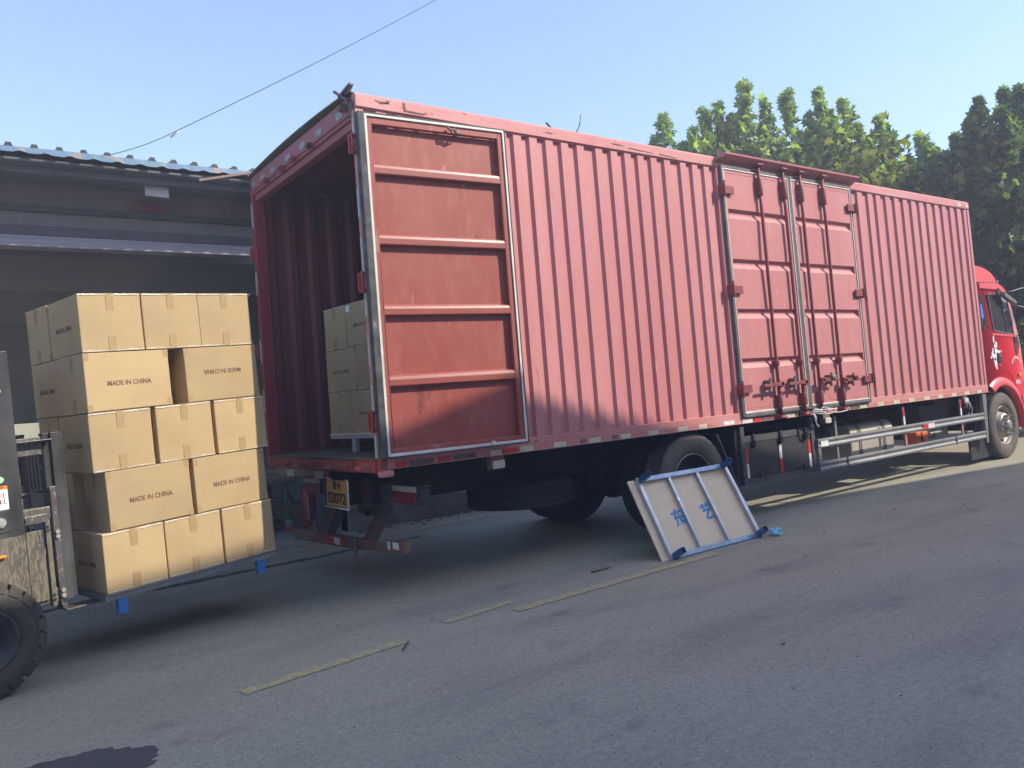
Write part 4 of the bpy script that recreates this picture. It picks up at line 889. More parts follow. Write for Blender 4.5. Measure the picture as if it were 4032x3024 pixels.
# twigs on the roof
b = MB(); b.tube([(2.82, .6, 3.99), (2.84, .6, 4.25), (2.90, .6, 4.34), (2.925, .6, 4.45)], [.012, .009, .007, .005], 5); b.tube([(2.6, .6, 3.985), (2.5, .6, 4.25), (2.44, .6, 4.30)], [.012, .012, .01], 5)
o = b.build('dry_twigs', RUST); tag(o, 'two dry bare twigs sticking up from the truck roof', 'twigs')

# ============================================================ CARTONS
CA, CBL, CH = .412, .575, .396
mtxt = text_mesh('MADE IN CHINA', .047, .295, .0006)
def carton_proto():
    c = MB().box(0, 0, 0, CBL, CA, CH).build('cardboard_box', CARD, None, .006, local=True)
    m = c.data; bm = bmesh.new(); bm.from_mesh(m); bmesh.ops.subdivide_edges(bm, edges=bm.edges, cuts=5, use_grid_fill=True)
    for v in bm.verts:
        x, y, z = v.co.x/CBL, v.co.y/CA, v.co.z/CH; q = 16*x*(1-x)*z*(1-z); q2 = 16*y*(1-y)*z*(1-z)
        if y < .01: v.co.y -= .0035*q
        if y > .99: v.co.y += .0035*q
        if x < .01: v.co.x -= .003*q2
        if x > .99: v.co.x += .003*q2
    bm.to_mesh(m); bm.free()
    # lengthways centre seam tape on top and bottom, running down both ends
    def tp(y0, y1, z0, z1, x0, x1, mat=TAPE, nm='packing_tape', w=(0,0)): MB().box(x0, y0, z0, x1, y1, z1).build(nm, mat, c, 0, local=True)
    yc = CA/2; e = .0042
    for x0, x1 in ((-e, -.0005), (CBL+.0005, CBL+e)):
        tp(yc-.025, yc+.025, CH-.115, CH+.001, x0, x1); tp(yc-.025+.006, yc+.025+.006, -.001, .10, x0, x1)
    e = .0012
    MB().box(-.003, yc-.025, CH+.0003, CBL+.003, yc+.025, CH+.0013).build('packing_tape', TAPE, c, 0, local=True)
    b = MB()    # end-edge sealing tape: thin slivers along the end edges with wrinkles
    for xx, s in ((0, -1), (CBL, 1)):
        for zz, t in ((0, 1), (CH, -1)):
            vs = []; n = 22
            for i in range(n+1):
                y = .004+(CA-.008)*i/n; w_ = .009+.006*random.random()
                vs += [(xx+s*.0034, y, zz+t*.001), (xx+s*(.0036+.0012*random.random()), y, zz+t*w_)]
            b.add(vs, [(2*i, 2*i+2, 2*i+3, 2*i+1) for i in range(n)])
    b.build('edge_tape', TAPEW, c, 0, local=True, recalc=False)
    b = MB()
    for yy, s in ((0, -1), (CA, 1)):
        if s > 0: continue
        for x0 in (.0, CBL-.035):
            for z0 in (.0, CH-.05): b.box(x0, yy+min(0, s*.0016), z0, x0+.035, yy+max(0, s*.0016), z0+.05)
    b.build('corner_tape', TAPE, c, 0, local=True)
    for s in (1, -1):
        o_ = (CBL/2, -.0042, CH*.46) if s > 0 else (CBL/2, CA+.0042, CH*.46)
        place_text(mtxt, BINK, c, frame_mx(o_, (s, 0, 0), (0, 0, 1)), 'printed_lettering')
    for ch in list(c.children):
        if 'lettering' not in ch.name: split(ch)
    return c
proto = carton_proto(); used = [False]
def carton(Mw, label, group):
    if not used[0]: c = proto; used[0] = True
    else:
        c = proto.copy(); COL.objects.link(c)
        for ch in list(proto.children): d = ch.copy(); COL.objects.link(d); d.parent = c
    c.matrix_world = Mw; tag(c, label, 'cardboard box', group); return c
ex, ey, ez = V((.97887547, .19944719, .04498481)), V((-.1996493, .97986742, 0)), V((-.04407915, -.00898119, .99898767))
SM = Matrix(((ex.x, ey.x, ez.x, -1.85), (ex.y, ey.y, ez.y, .407), (ex.z, ey.z, ez.z, .434), (0,0,0,1)))
T_ = Matrix.Translation
R90 = lambda s, d, z: T_((s, d, z)) @ T_((CA, 0, 0)) @ Matrix.Rotation(pi/2, 4, 'Z')     # end face toward the viewer
FLAT = lambda s, d, z: T_((s, d, z))
FLIP = lambda s, d, z: T_((s+CBL, d, z+CH)) @ Matrix.Rotation(pi, 4, 'Y')
G = 'cartons stacked on the forklift pallet'
LH = .4015
rj = random.Random(21)
def put(fn, s, d, lay, label, dd=0): carton(SM @ fn(s, d+dd, .010+lay*LH) @ Matrix.Rotation(radians(rj.uniform(-.9, .9)), 4, 'Z') @ Matrix.Rotation(radians(rj.uniform(-.25, .25)), 4, 'Y'), label, G)
ORD = ['bottom', 'second', 'third', 'fourth', 'top']
names = {0: ['left', 'middle', 'right']}
put(R90, .003, 0, 4, 'top layer carton of the forklift stack, front left, taped end facing out')
put(R90, .424, .004, 4, 'top layer carton of the forklift stack, front middle')
put(R90, .836, 0, 4, 'top layer carton of the forklift stack, front right beside the truck')
put(FLAT, .0, 0, 3, 'fourth layer carton with upright MADE IN CHINA print, just under the top row')
put(FLIP, .688, 0, 3, 'carton with MADE IN CHINA printed upside down, right of the gap')
put(R90, -.004, 0, 2, 'third layer carton of the forklift stack, front left, glinting top tape')
put(R90, .440, 0, 2, 'third layer carton of the forklift stack, front middle')
put(R90, .878, .004, 2, 'third layer carton of the forklift stack, front right')
put(FLAT, .066, 0, 1, 'second layer carton with MADE IN CHINA print, left of the pair')
put(FLAT, .672, 0, 1, 'second layer carton with MADE IN CHINA print, right of the pair')
put(R90, .003, 0, 0, 'bottom layer carton resting on the pallet, nearest the forks')
put(R90, .424, 0, 0, 'bottom layer carton resting on the pallet, front middle')
put(R90, .850, 0, 0, 'bottom layer carton on the pallet, front right above the blue leg')
for lay, d in ((4, .585), (2, .585), (0, .585)):
    put(FLAT, .0, d, lay, '%s layer carton behind the front row, far left with its end showing' % ORD[lay]); put(FLAT, .65, d, lay, '%s layer carton behind the front row, far right' % ORD[lay])
for lay in (3, 1):
    for s, w_ in ((.0, 'far left, side print facing the forklift'), (.43, 'far middle'), (.85, 'far right')): put(R90, s, .420, lay, '%s layer carton behind the printed pair, %s' % (ORD[lay], w_))

# pallet table under the forklift stack
def pallet(name, Mx, Wd, Dp, legs, frame_mat, leg_mat, top_mat, leg_h=.10):
    b = MB(Mx); b.box(-.01, -.01, -.004, Wd+.02, Dp+.01, .008)
    root = b.build(name, top_mat, None)
    b = MB(Mx)
    for y in (0, Dp-.04): b.box(-.01, y, -.040, Wd+.01, y+.04, -.0045)
    for x in (-.01, Wd-.03, Wd*.33, Wd*.66): b.box(x, .0405, -.040, x+.04, Dp-.0405, -.0045)
    b.build('steel_frame', frame_mat, root, .003)
    for (x, y) in legs: MB(Mx).box(x, y, -.0405-leg_h, x+.06, y+.05, -.0405).build('leg', leg_mat, root, .003)
    return root
p1 = pallet('pallet_table', SM, 1.26, .99, [(.068, .0), (1.10, .0), (.068, .94), (1.10, .94)], M('grey_frame_paint', (.20, .21, .22), (.28, .29, .30), 6, .5, .3), BLUEP, M('grimy_pallet_board', (.22, .20, .17), (.15, .14, .12), 5, .7))
tag(p1, 'plywood topped steel pallet table with blue legs held on the forks', 'pallet table')
# cargo inside the truck
cyw = radians(-86.03); CM = T_((.363, 1.708, 1.313)) @ Matrix.Rotation(cyw, 4, 'Z')
G2 = 'cartons already loaded inside the truck'
for fn, s, lay, lb in ((R90, 0, 0, 'carton inside the truck at floor level, taped end facing out'), (FLAT, .425, 0, 'carton inside the truck at floor level with printed side'), (FLAT, -.0, 1, 'middle carton inside the truck with MADE IN CHINA on its side'), (R90, .585, 1, 'middle carton inside the truck half hidden by the door post'),
                       (R90, .01, 2, 'uppermost carton inside the truck, taped end facing out'), (FLAT, .435, 2, 'uppermost carton inside the truck with a small white label on its corner')):
    c = carton(CM @ fn(s, 0, .002+lay*.4005), lb, G2)
    if lay == 2 and s > .4: MB().box(.015, -.0062, CH-.075, .085, -.0044, CH-.015).build('paper_label', LABW, c, 0, local=True)
pp = pallet('pallet_table', CM, 1.26, .99, [(.39, .0), (1.18, .0), (.39, .94), (1.18, .94)], WTS, WTS, PLY, .125); 
tag(pp, 'white steel framed pallet table under the cartons inside the truck', 'pallet table')
# sheet of paper on cargo floor
o = MB().box(.30, .50, 1.1465, .42, .58, 1.149).build('paper_scrap', LABW); tag(o, 'torn white paper scrap on the truck bed near the post', 'paper')

# ============================================================ LEANING PALLET TABLE
O = V((2.383, -.568, .0)); U = V((3.744, -.575, .0))-O; Vv = V((2.44, -.150, .690))-O
Ul, Vl = U.length, Vv.length; Ue, Ve = U.normalized(), Vv.normalized(); Nn = Ue.cross(Ve).normalized()   # faces the viewer
if Nn.y > 0: Nn = -Nn
FM = Matrix(((Ue.x, Ve.x, Nn.x, O.x), (Ue.y, Ve.y, Nn.y, O.y), (Ue.z, Ve.z, Nn.z, O.z), (0,0,0,1)))
lt = MB(FM).box(0, 0, -.040, Ul-.02, Vl, -.026).build('leaning_pallet_table', PLY, None, .001, org=tuple(O))
tag(lt, 'plywood and steel pallet table leaning on its side against the rear wheel', 'pallet table')
b = MB(FM); f0, f1, g1 = .075, Ul-.005, Vl-.0
b.box(f0, -.0, -.0255, f0+.045, g1, .018); b.box(f1-.045, 0, -.0255, f1, g1, .018)
for x in (f0+.405, f0+.805): b.box(x, .0455, -.0255, x+.036, g1-.0455, .014)
b.build('steel_frame', STEEL, lt, .003)
b = MB(FM); b.box(f0+.0455, 0, -.0255, f1-.0455, .045, .018); b.box(f0+.0455, g1-.045, -.0255, f1-.0455, g1, .018)
b.build('steel_frame', STEELB, lt, .003)
for (x, y) in ((f0+.03, g1-.052), (f1-.085, g1-.052), (f0+.03, .0), (f1-.085, .0)):
    b = MB(FM); w_, t_, h_ = .052, .004, .135
    b.box(x, y, .0185, x+w_, y+t_, h_); b.box(x, y+w_-t_, .0185, x+w_, y+w_, h_); b.box(x, y+t_, .0185, x+t_, y+w_-t_, h_); b.box(x+w_-t_, y+t_, .0185, x+w_, y+w_-t_, h_)
    b.build('leg', BLUED, lt)
for ch, x in (('东', .43), ('艺', .835)):
    place_text(text_mesh(ch, .175, None, .0055, .0008), SPRAY, lt, T_(-O) @ FM @ T_((x, .36, -.0250)) @ Matrix.Rotation(radians(8), 4, 'Z'))

# crumpled blue paper
b = MB(); rr = random.Random(6); n = 9; vs = []
for i in range(7):
    for k in range(n):
        th = pi*i/6; ph = 2*pi*k/n; r = .05*rr.uniform(.65, 1.35); vs.append((3.845+r*1.25*sin(th)*cos(ph), -.66+r*sin(th)*sin(ph), .036+r*.75*cos(th)))
b.add(vs, [(i*n+k, i*n+(k+1) % n, (i+1)*n+(k+1) % n, (i+1)*n+k) for i in range(6) for k in range(n)])
o = b.build('crumpled_paper', TISSUE); tag(o, 'crumpled light blue paper ball on the road beside the leaning table', 'litter')
# litter
def litter(x, y, mat, lab, s=.03, n='dry_leaf'):
    rr = random.Random(int(x*100)); pts = [V((x, y, .006))+V((s*cos(t)*rr.uniform(.5, 1.2), s*sin(t)*rr.uniform(.3, .7), rr.uniform(0, .014))) for t in [k*pi/4 for k in range(8)]]
    b = MB(); b.add(pts+[p+V((0, 0, .003)) for p in pts], [tuple(range(8)), tuple(range(8, 16))]+[(k, (k+1) % 8, (k+1) % 8+8, k+8) for k in range(8)])
    o = b.build(n, mat, org=(x, y, .006)); tag(o, lab, 'leaf', 'dry leaves littering the road'); return o
DL = M('dry_leaf_tan', (.42, .33, .20), (.3, .22, .13), 30, .8); DLB = M('dry_leaf_brown', (.13, .08, .055), rough=.9)
litter(-.446, -.05, DL, 'tan dry leaf on the road below the bumper', .028); litter(.089, -.459, DL, 'tan dry leaf on the road near the broken yellow line', .022)
litter(1.108, -2.63, DLB, 'dark brown dry leaf on the open foreground road', .02); litter(3.198, -1.411, DL, 'pale curled leaf on the road right of the leaning table', .03)
litter(4.13, -1.0, DL, 'pale curled leaf beyond the crumpled blue paper', .03); litter(6.2, -1.35, DL, 'small pale leaf far off on the right of the road', .035)
litter(5.6, -.9, DL, 'slim pale leaf on the road before the side guard', .03)
b = MB().tube([(-.42, -.95, .01), (-.36, -.89, .016), (-.31, -.83, .012)], .006, 5).build('short_twig', DLB, org=(-.36, -.89, 0)); tag(b, 'short dark twig lying near the end of the yellow line', 'twig')
b = MB().tube([(1.72, -.34, .008), (1.80, -.36, .014), (1.90, -.35, .010), (1.95, -.33, .01)], .006, 5).build('red_stick', M('dull_red_stick', (.15, .05, .05)), org=(1.82, -.35, 0)); tag(b, 'thin dull red stick on the road before the rear wheel', 'stick')
b = MB(); rr = random.Random(31)
for k in range(1500):
    x = rr.uniform(-2.6, 9); y = rr.uniform(-4.2, 2.6); s = rr.uniform(.002, .0055)
    b.obox((x, y, .0005), V((s, rr.uniform(-s, s), 0)), V((rr.uniform(-s, s), s, 0)), V((0, 0, s*.6)))
o = b.build('road_grit', M('light_grit', (.36, .35, .33), (.08, .08, .08), 3, .9, lo=.45, hi=.55), recalc=False); tag(o, 'fine stone grit scattered over the asphalt', 'grit', kind='stuff')

# ============================================================ FORKLIFT
FK = empty('forklift', (-2.6, .9, 0)); tag(FK, 'black forklift at left edge lifting the pallet of cartons', 'forklift')
# mast (tilted frame = stack frame)
ms = MB(SM); ms.box(-.78, .05, -.10, -.42, .12, 1.655); ms.box(-.50, .12, -.10, -.42, .20, 1.655); ms.box(-.62, .80, -.10, -.42, .98, 1.655)
mst = ms.build('mast', FORKK, FK, .006)
MB(SM).box(-.785, .046, -.12, -.425, .0495, .50).build('muddy_plate', FORKD, mst)
MB(SM).box(-.70, .12, -.02, -.425, .80, .06).build('cross_member', FORKK, mst, .004)
MB(SM).box(-.56, .2, 1.45, -.44, .8, 1.60).build('cross_member', FORKK, mst, .004)
b = MB(SM); b.cyl((-.56, .20, .0), (-.56, .20, 1.55), .03, 14); b.cyl((-.56, .76, .0), (-.56, .76, 1.55), .03, 14); b.build('lift_cylinder', FORKG, mst)
ln = MB(SM).box(-.785, .036, 1.16, -.50, .0495, 1.17).build('edge_bead', FORKG, mst)
pt = MB(SM).box(-.60, .044, .535, -.50, .0495, .67).build('pivot_plate', FORKK, mst, .02)
b = MB(SM); b.cyl((-.553, .044, .60), (-.553, .025, .60), .030, 20); b.cyl((-.553, .025, .60), (-.553, .015, .60), .018, 6, smooth=False); b.build('pivot_bolt', BOLT, mst)
b = MB(SM); b.cyl((-.488, .046, 1.575-.17), (-.488, .038, 1.575-.17), .011, 12); b.build('bolt', BOLT, mst)
SMo = lambda p: SM @ V(p)
# stickers
st = MB(SM).box(-.64, .0465, 1.245, -.50, .0495, 1.375).build('white_sticker', M('white_vinyl', (.78, .78, .78)), mst, .002)
mtr = T_(-ORG[FK]) @ SM
b = MB(SM); b.cyl((-.535, .0462, 1.34), (-.535, .0450, 1.34), .018, 20); b.cyl((-.535, .0462, 1.285), (-.535, .0450, 1.285), .019, 20); b.build('sticker_dots', INK, mst)
b = MB(SM); n = 28; pts = [(-.548+.040*cos(2*pi*k/n), .86+.024*sin(2*pi*k/n)) for k in range(n)]; b.prism(pts, 'xz', .0465, .0495); b.build('green_sticker', M('pale_green_vinyl', (.35, .62, .30), (.45, .7, .4), 30, .4), mst)
b = MB(SM); n = 28; pts = [(-.548+.018*cos(2*pi*k/n), .86+.009*sin(2*pi*k/n)) for k in range(n)]; b.prism(pts, 'xz', .0455, .0463); b.build('green_mark', M('dark_green_mark', (.12, .25, .1)), mst)
ws = MB(SM).box(-.560, .0465, .615+.06, -.495, .0495, .60+.20).build('warning_sticker', MATS['white_vinyl'], mst)
MB(SM).box(-.560, .0460, .80, -.495, .0495, .822).build('warning_sticker_header', ORNG, mst)
def ringx(cx, cz, r):
    b = MB(SM); n = 24
    for k in range(n):
        t, t2 = 2*pi*k/n, 2*pi*(k+1)/n; b.add([(cx+r*cos(t), .0455, cz+r*sin(t)), (cx+r*cos(t2), .0455, cz+r*sin(t2)), (cx+.8*r*cos(t2), .0455, cz+.8*r*sin(t2)), (cx+.8*r*cos(t), .0455, cz+.8*r*sin(t))], [(0,1,2,3)])
    b.add([(cx-r*.68, .0454, cz+r*.60), (cx-r*.60, .0454, cz+r*.68), (cx+r*.68, .0454, cz-r*.60), (cx+r*.60, .0454, cz-r*.68)], [(0,1,2,3)])
    b.build('prohibition_ring', M('sign_red', (.6, .03, .03)), mst, recalc=False)
    b = MB(SM); b.box(cx-.004, .0458, cz-.010, cx+.004, .0462, cz+.006); b.cyl((cx, .0462, cz+.010), (cx, .0457, cz+.010), .004, 10); b.box(cx+.022, .0457, cz-.016, cx+.026, .0462, cz+.016); b.box(cx+.026, .0457, cz-.016, cx+.036, .0462, cz-.013); b.build('pictogram', INK, mst)
ringx(-.544, .765, .0135); ringx(-.541, .725, .0135)
place_text(text_mesh('警告', .014, None, 0, .0003), INK, mst, mtr @ frame_mx((-.5275, .0457, .811), (1,0,0), (0,0,1)))
# carriage and load backrest
b = MB(SM); b.box(-.40, .16, .98+.0, -.18, .20, 1.095); b.box(-.405, .10, 1.068, -.20, .18, 1.075); b.build('backrest_top_bar', FORKG, FK, .003)
cr = MB(SM); cr.box(-.20, .13, .02, -.145, .17, 1.115); cr.box(-.245, .15, .73, -.20, .21, 1.115); cr.box(-.145, .135, .03, -.128, .16, 1.10); cr.box(-.20, .83, .02, -.145, .87, 1.115)
cr = cr.build('carriage', FORKK, FK, .004)
b = MB(SM)
for k in range(9): b.box(-.205, .22+.075*k, .74, -.195, .228+.075*k, 1.03)
for k in range(5): b.box(-.385+.034*k, .30, .74, -.382+.034*k, .31, 1.03)
b.box(-.40, .28, .725, -.19, .33, .738); b.box(-.40, .28, 1.03, -.19, .33, 1.09)
b.build('backrest_bar', FORKG, cr)
b = MB(SM); b.box(-.40, .14, .56, -.24, .84, .64); b.box(-.40, .14, .02, -.24, .84, .11); b.box(-.36, .3, .64, -.30, .34, .70); b.box(-.40, .11, .545, -.27, .14, .60); b.build('carriage_beam', FORKG, cr, .004)
b = MB(SM); b.box(-.285, .12, .0, -.255, .165, .56); b.box(-.40, .12, .05, -.30, .14, .50); b.build('carriage_side_plate', FORKD, cr, .004)
b = MB(SM)
for z in (.515, .49, .075, .045): b.cyl((-.27, .1195, z), (-.27, .113, z), .008, 10)
b.build('plate_hole', BLK, cr)
for d in (.20, .72):
    fk = MB(SM); fk.box(-.235, d-.07, -.0, -.195, d+.06, .765); 
    vs = [(-.235, .04), (-.225, -.03), (-.20, -.055), (1.05, -.052), (1.05, -.042), (-.195, -.0415), (-.195, .04)]
    fk.prism(vs, 'xz', d-.07, d+.06)
    fo = fk.build('fork', FORKG, cr, .006)
    b = MB(SM)
    for z in (.47, .44, .09, .055): b.cyl((-.215, d-.071, z), (-.215, d-.084, z), .014, 6, smooth=False)
    b.build('fork_bolt', BOLT, fo)
# wheel (upright), body
a2 = radians(11.52); WM = T_((-2.548, .12, 0)) @ Matrix.Rotation(a2, 4, 'Z')
wl = MB(WM); Rw = .345
wroot = empty('wheel', (-2.548, .12, Rw), FK)
prf = [(.175, .02), (.185, .0), (.25, -.006), (.295, .004), (.315, .02), (.320, .05), (.320, .19), (.25, .22), (.18, .20)]
MB(WM).lathe(prf, (0, 0, Rw), 'y', 72).build('tyre', LTYRE, wroot)
b = MB(WM)
for k in range(22):
    t0 = 2*pi*k/22; dt = 2*pi/22*.80; vs = []
    for t in (t0, t0+dt/2, t0+dt):
        for r, h in ((.285, -.004), (.30, .0), (Rw-.012, .008), (Rw, .022), (Rw, .10), (.30, .10)): vs.append((r*cos(t), h, Rw+r*sin(t)))
    fs = [(6*i+j, 6*i+6+j, 6*i+6+(j+1) % 6, 6*i+(j+1) % 6) for i in range(2) for j in range(6)]+[tuple(range(6)), tuple(range(12, 18))]
    b.add(vs, fs)
    vs = [(r*cos(t+.09), h+.11, Rw+r*sin(t+.09)) for t in (t0, t0+dt/2, t0+dt) for r, h in ((.30, .0), (Rw, .0), (Rw, .09), (.30, .09))]
    b.add(vs, [(4*i+j, 4*i+4+j, 4*i+4+(j+1) % 4, 4*i+(j+1) % 4) for i in range(2) for j in range(4)]+[(0,1,2,3), (8,9,10,11)])
b.build('tread_lug', LTYRE, wroot, .003)
MB(WM).lathe([(.19, .012), (.183, -.010), (.172, -.008), (.165, .01), (.145, .03), (.12, .035), (.115, .08), (.05, .085), (.045, .04), (0, .035)], (0, 0, Rw), 'y', 48).build('rim', LRIM, wroot)
b = MB(WM)
for k in range(6): t = 2*pi*k/6+.3; b.cyl((.085*cos(t), .085, Rw+.085*sin(t)), (.085*cos(t), .06, Rw+.085*sin(t)), .010, 6, smooth=False)
b.build('wheel_nut', BOLT, wroot)
b = MB(WM); b.box(-1.7, .10, .45, -.25, 1.0, .95); b.box(-2.3, .05, .35, -.55, 1.05, 1.05); b.build('body', M('forklift_body_paint', (.55, .20, .03), (.4, .16, .04), 4, .5), FK, .02)
n = 14; vs = []
for i in range(n+1):
    t = radians(20+i*110/n); vs += [((Rw+.05)*cos(t), .02, Rw+(Rw+.05)*sin(t)), ((Rw+.05)*cos(t), .26, Rw+(Rw+.05)*sin(t)), ((Rw+.065)*cos(t), .26, Rw+(Rw+.065)*sin(t)), ((Rw+.065)*cos(t), .02, Rw+(Rw+.065)*sin(t))]
MB(SM).box(-.80, .02, .385, -.540, .046, .402).build('orange_guard', ORNG, FK, .006)
b = MB(WM); b.tube([(-.35, .15, .9), (-.5, .12, 1.5), (-.75, .12, 2.1), (-1.9, .12, 2.12), (-2.1, .12, 1.2)], .035, 8); b.tube([(-.35, .95, .9), (-.5, .98, 1.5), (-.75, .98, 2.1), (-1.9, .98, 2.12), (-2.1, .98, 1.2)], .035, 8); b.box(-1.9, .12, 2.10, -.75, .98, 2.14); b.build('overhead_guard', FORKK, FK)
w2 = wroot.copy(); COL.objects.link(w2); 
d_ = V((-sin(a2)*1.02, cos(a2)*1.02, 0)); w2.location = wroot.location+d_
for ch in list(wroot.children): c2 = ch.copy(); COL.objects.link(c2); c2.parent = w2

# ============================================================ TREES
STAR = []
for k in range(5):
    t = radians(90+(k-2)*50); STAR.append((1.0*cos(t)*(1 if k == 2 else .92), .15+.85*sin(t)))
    if k < 4: t2 = radians(90+(k-1.5)*50); STAR.append((.50*cos(t2), .15+.50*sin(t2)))
STAR = sorted(STAR, key=lambda p: math.atan2(p[1]-.1, p[0])) + [(-.25, -.12), (0, -.25), (.25, -.12)]
STAR = np.array(STAR)
def leaf_mesh(name, pos, size, mat, seed, parent, upb=.35):
    rg = np.random.default_rng(seed); N = len(pos); K = len(STAR)
    nrm = rg.normal(size=(N, 3)); nrm[:, 2] = np.abs(nrm[:, 2])*.7+upb; nrm /= np.linalg.norm(nrm, axis=1, keepdims=True)
    t = rg.normal(size=(N, 3)); t[:, 2] += .2; t -= (t*nrm).sum(1, keepdims=True)*nrm; t /= np.linalg.norm(t, axis=1, keepdims=True)
    bvec = np.cross(nrm, t); sz = size*rg.uniform(.6, 1.15, (N, 1, 1))
    P = pos[:, None, :]+sz*(STAR[None, :, 0:1]*bvec[:, None, :]+STAR[None, :, 1:2]*t[:, None, :]) + sz*(-.22*(STAR[None, :, 0:1]**2))*nrm[:, None, :]
    me = bpy.data.meshes.new(name); me.vertices.add(N*K); me.vertices.foreach_set('co', (P-np.array(ORG[parent])).reshape(-1))
    me.loops.add(N*K); me.loops.foreach_set('vertex_index', np.arange(N*K)); me.polygons.add(N)
    me.polygons.foreach_set('loop_start', np.arange(N)*K); me.polygons.foreach_set('loop_total', np.full(N, K))
    me.update(calc_edges=True); me.validate()
    at = me.attributes.new('tint', 'FLOAT', 'FACE'); at.data.foreach_set('value', np.clip(rg.beta(1.6, 2.0, N)+.0, 0, 1))
    me.materials.append(mat); o = bpy.data.objects.new(name, me); COL.objects.link(o); o.parent = parent; return o
def tree(spires, trunk, zlow, mat, label, seed, n=3300, size=.15, fillr=.6, extra=None):
    root = empty('plane_tree', (trunk[0], trunk[1], 0)); tag(root, label, 'tree', 'plane trees beyond the truck')
    rg = np.random.default_rng(seed); top = max(s[2] for s in spires); pos = []
    cx = np.mean([s[0] for s in spires]); cy = np.mean([s[1] for s in spires])
    spx = list(spires)
    for (x, y, z) in spires:     # lesser shoots around
        for k in range(4): spx.append((x+rg.normal()*.35+.3*(cx-x), y+rg.normal()*.5+.9, z-rg.uniform(.5, 1.4)))
    for (x, y, z) in spx:
        L = z-zlow; m = int(n*.5/len(spires))
        u = rg.beta(1.0, 1.0, m)*min(L, 3.4); r = (.04+.33*np.minimum(u/1.7, 1.0)**.9)*(1+.45*np.sin(u*rg.uniform(4, 7)+rg.uniform(0, 6)))*np.sqrt(rg.uniform(.05, 1.25, m)); th = rg.uniform(0, 2*pi, m)
        bend = rg.normal(size=2)*.05
        pos.append(np.stack([x+bend[0]*u+r*np.cos(th), y+bend[1]*u+r*np.sin(th), z-u-.06], 1))
    m = int(n*fillr); a = rg.uniform(0, 2*pi, m); rr_ = np.sqrt(rg.uniform(0, 1, m)); xs = np.array([s[0] for s in spires]); half = (xs.max()-xs.min())/2+.45
    zt = top-1.1; pos.append(np.stack([cx+half*rr_*np.cos(a), cy+.5+1.0*rr_*np.sin(a)+(cx-(cx+half*rr_*np.cos(a)))*.75, zlow+(zt-zlow)*rg.beta(1.2, 1.0, m)-.5*rr_**2], 1))
    pos = np.concatenate(pos); 
    leaf_mesh('crown', pos, size, mat, seed, root)
    if extra:
        (x, y, z, rr2, m) = extra; e = rg.normal(size=(m, 3))*rr2+np.array([x, y, z]); leaf_mesh('yellow_foliage', e, size, LEAFY, seed+5, root)
    b = MB(); b.tube([(trunk[0], trunk[1], 0), (trunk[0]+.05, trunk[1], 1.4), (cx, cy+.3, zlow+.6), (cx+.1, cy+.3, top-2.0)], [.16, .13, .11, .05], 10)
    for (x, y, z) in spires:
        b.tube([(cx, cy+.3, zlow+.7+rg.uniform(0, .6)), (x*.6+cx*.4, y*.6+cy*.4, z-2.2), (x, y, z-1.2), (x, y, z-.12)], [.06, .045, .028, .010], 6)
    b.build('trunk', BARK, root); return root
tree([(10.03,5.97,6.9),(10.2,5.82,7.43),(10.53,5.61,6.8),(10.92,5.29,7.48),(11.17,5.1,7.58)], (10.6, 5.9), 3.2, LEAF, 'leftmost plane tree above the truck roof, with slim pointed shoots', 11)
tree([(11.38,4.96,7.31),(11.62,4.74,8.0),(11.97,4.51,7.6),(12.38,4.21,7.71)], (11.9, 5.0), 3.2, LEAF, 'tallest bright green plane tree rising behind the side door canopy', 12)
tree([(12.9,3.83,7.66),(12.72,3.99,7.18),(13.33,3.53,7.42),(13.09,3.73,7.2)], (13.0, 4.2), 3.0, LEAF, 'plane tree right of the tallest one, partly turning yellow', 13, extra=(13.25, 3.3, 5.6, .42, 420))
tree([(13.56,3.4,6.88),(13.92,3.12,7.01),(14.15,2.99,6.55),(14.67,2.6,6.54),(15.02,2.38,6.07),(14.41,2.82,6.12),(14.85,2.5,6.3)], (14.4, 3.4), 2.6, LEAF, 'lower plane tree in the dip of the tree line above the front of the box', 14, 6500, .15, .8, extra=(13.95, 2.75, 5.1, .26, 150))
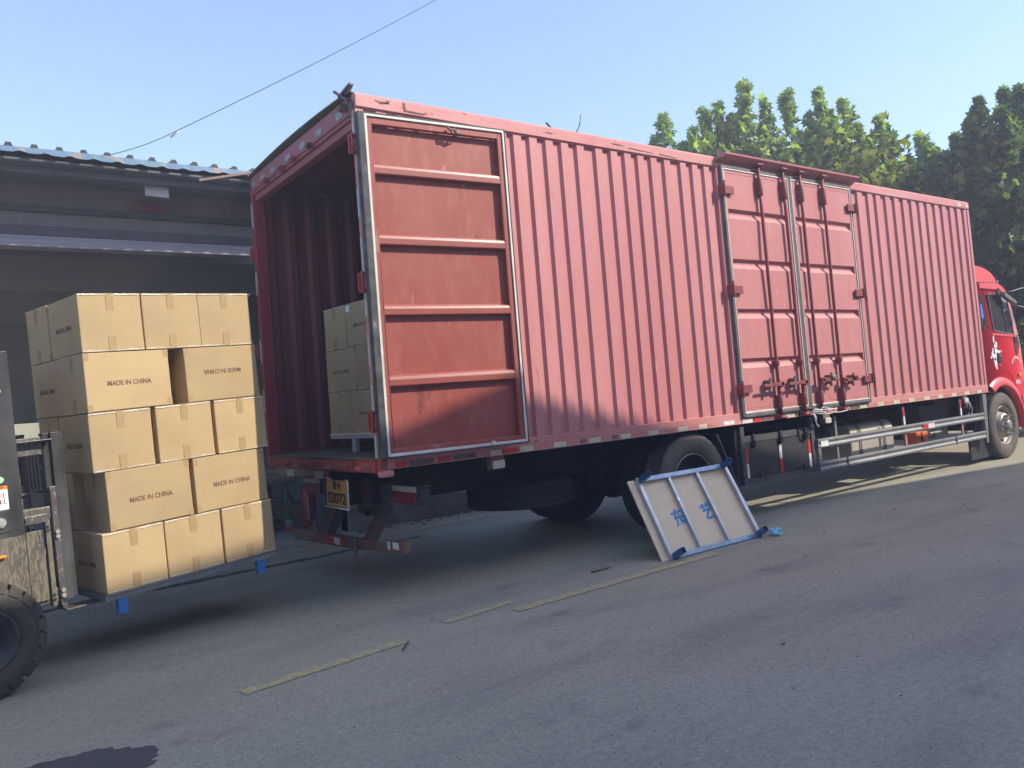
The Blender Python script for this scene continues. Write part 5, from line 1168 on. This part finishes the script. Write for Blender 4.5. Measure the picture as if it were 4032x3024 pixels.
tree([(14.24,1.71,5.96),(14.59,1.4,6.88),(15.0,1.1,7.02),(15.27,.9,7.07),(15.56,.7,6.86),(14.41,1.56,6.41)], (15.4, 1.9), .6, LEAFD, 'dark dense plane tree beyond the cab reaching down to the ground', 15, 7000, .15, 1.1)
tree([(16.4,.6,7.3),(16.9,.2,7.4),(17.4,-.2,7.1),(16.0,1.0,6.6)], (17.0, .9), .6, LEAFD, 'dark plane tree at the right edge behind the mirrors', 16, 5000, .15, 1.1)
tree([(15.0,4.6,6.6),(15.6,4.2,6.7),(16.3,3.7,6.5),(17.0,3.2,6.3)], (16.0, 4.6), .6, LEAFD, 'shaded plane tree filling in behind the front row beyond the box', 17, 4500, .15, 1.1)

# ============================================================ BUILDING BEHIND THE CAMERA (unseen, outline set to cast the foreground shade)
k = 7.83; px, pz = 1.25+.90*k, 1.6+k
GB = MB(); xl, xr = -9.5, 42.0  # right end stretched so the cab glass reflects wall, not bright sky
GB.prism([(xl, 0), (xl, pz-.25*(px-xl)), (px, pz), (xr, pz-.235*(xr-px)), (xr, 0)], 'xz', -7.2, -16)
gb = GB.build('gable_building', BUFF, None, org=(px, -7.2, 0)); tag(gb, 'unseen gable roofed building shaped to cast shade, standing behind the photographer', 'building')

# ============================================================ HAZE (added volume lifting dark tones, imitates lens glare)
hz = MB().box(-32, -20, -1.2, 48, 30, 14.5).build('glare_haze', bpy.data.materials.new('glare_veil')); hz['kind'] = 'stuff'; tag(hz, 'added pale haze filling the whole yard')
hm = hz.data.materials[0]; hm.use_nodes = True; ht = hm.node_tree; ht.nodes.clear(); ho = ht.nodes.new('ShaderNodeOutputMaterial'); pv = ht.nodes.new('ShaderNodeVolumePrincipled')
pv.inputs['Color'].default_value = (.93, .93, 1.0, 1); pv.inputs['Density'].default_value = .0098; pv.inputs['Anisotropy'].default_value = .0
ht.links.new(pv.outputs[0], ho.inputs['Volume'])

for o in list(COL.objects):
    if o.type == 'MESH' and o.parent and not any(w in o.name for w in ('lettering', 'crown', 'foliage', 'trunk', 'tape', 'tread_lug')) and o.data.users == 1: split(o)
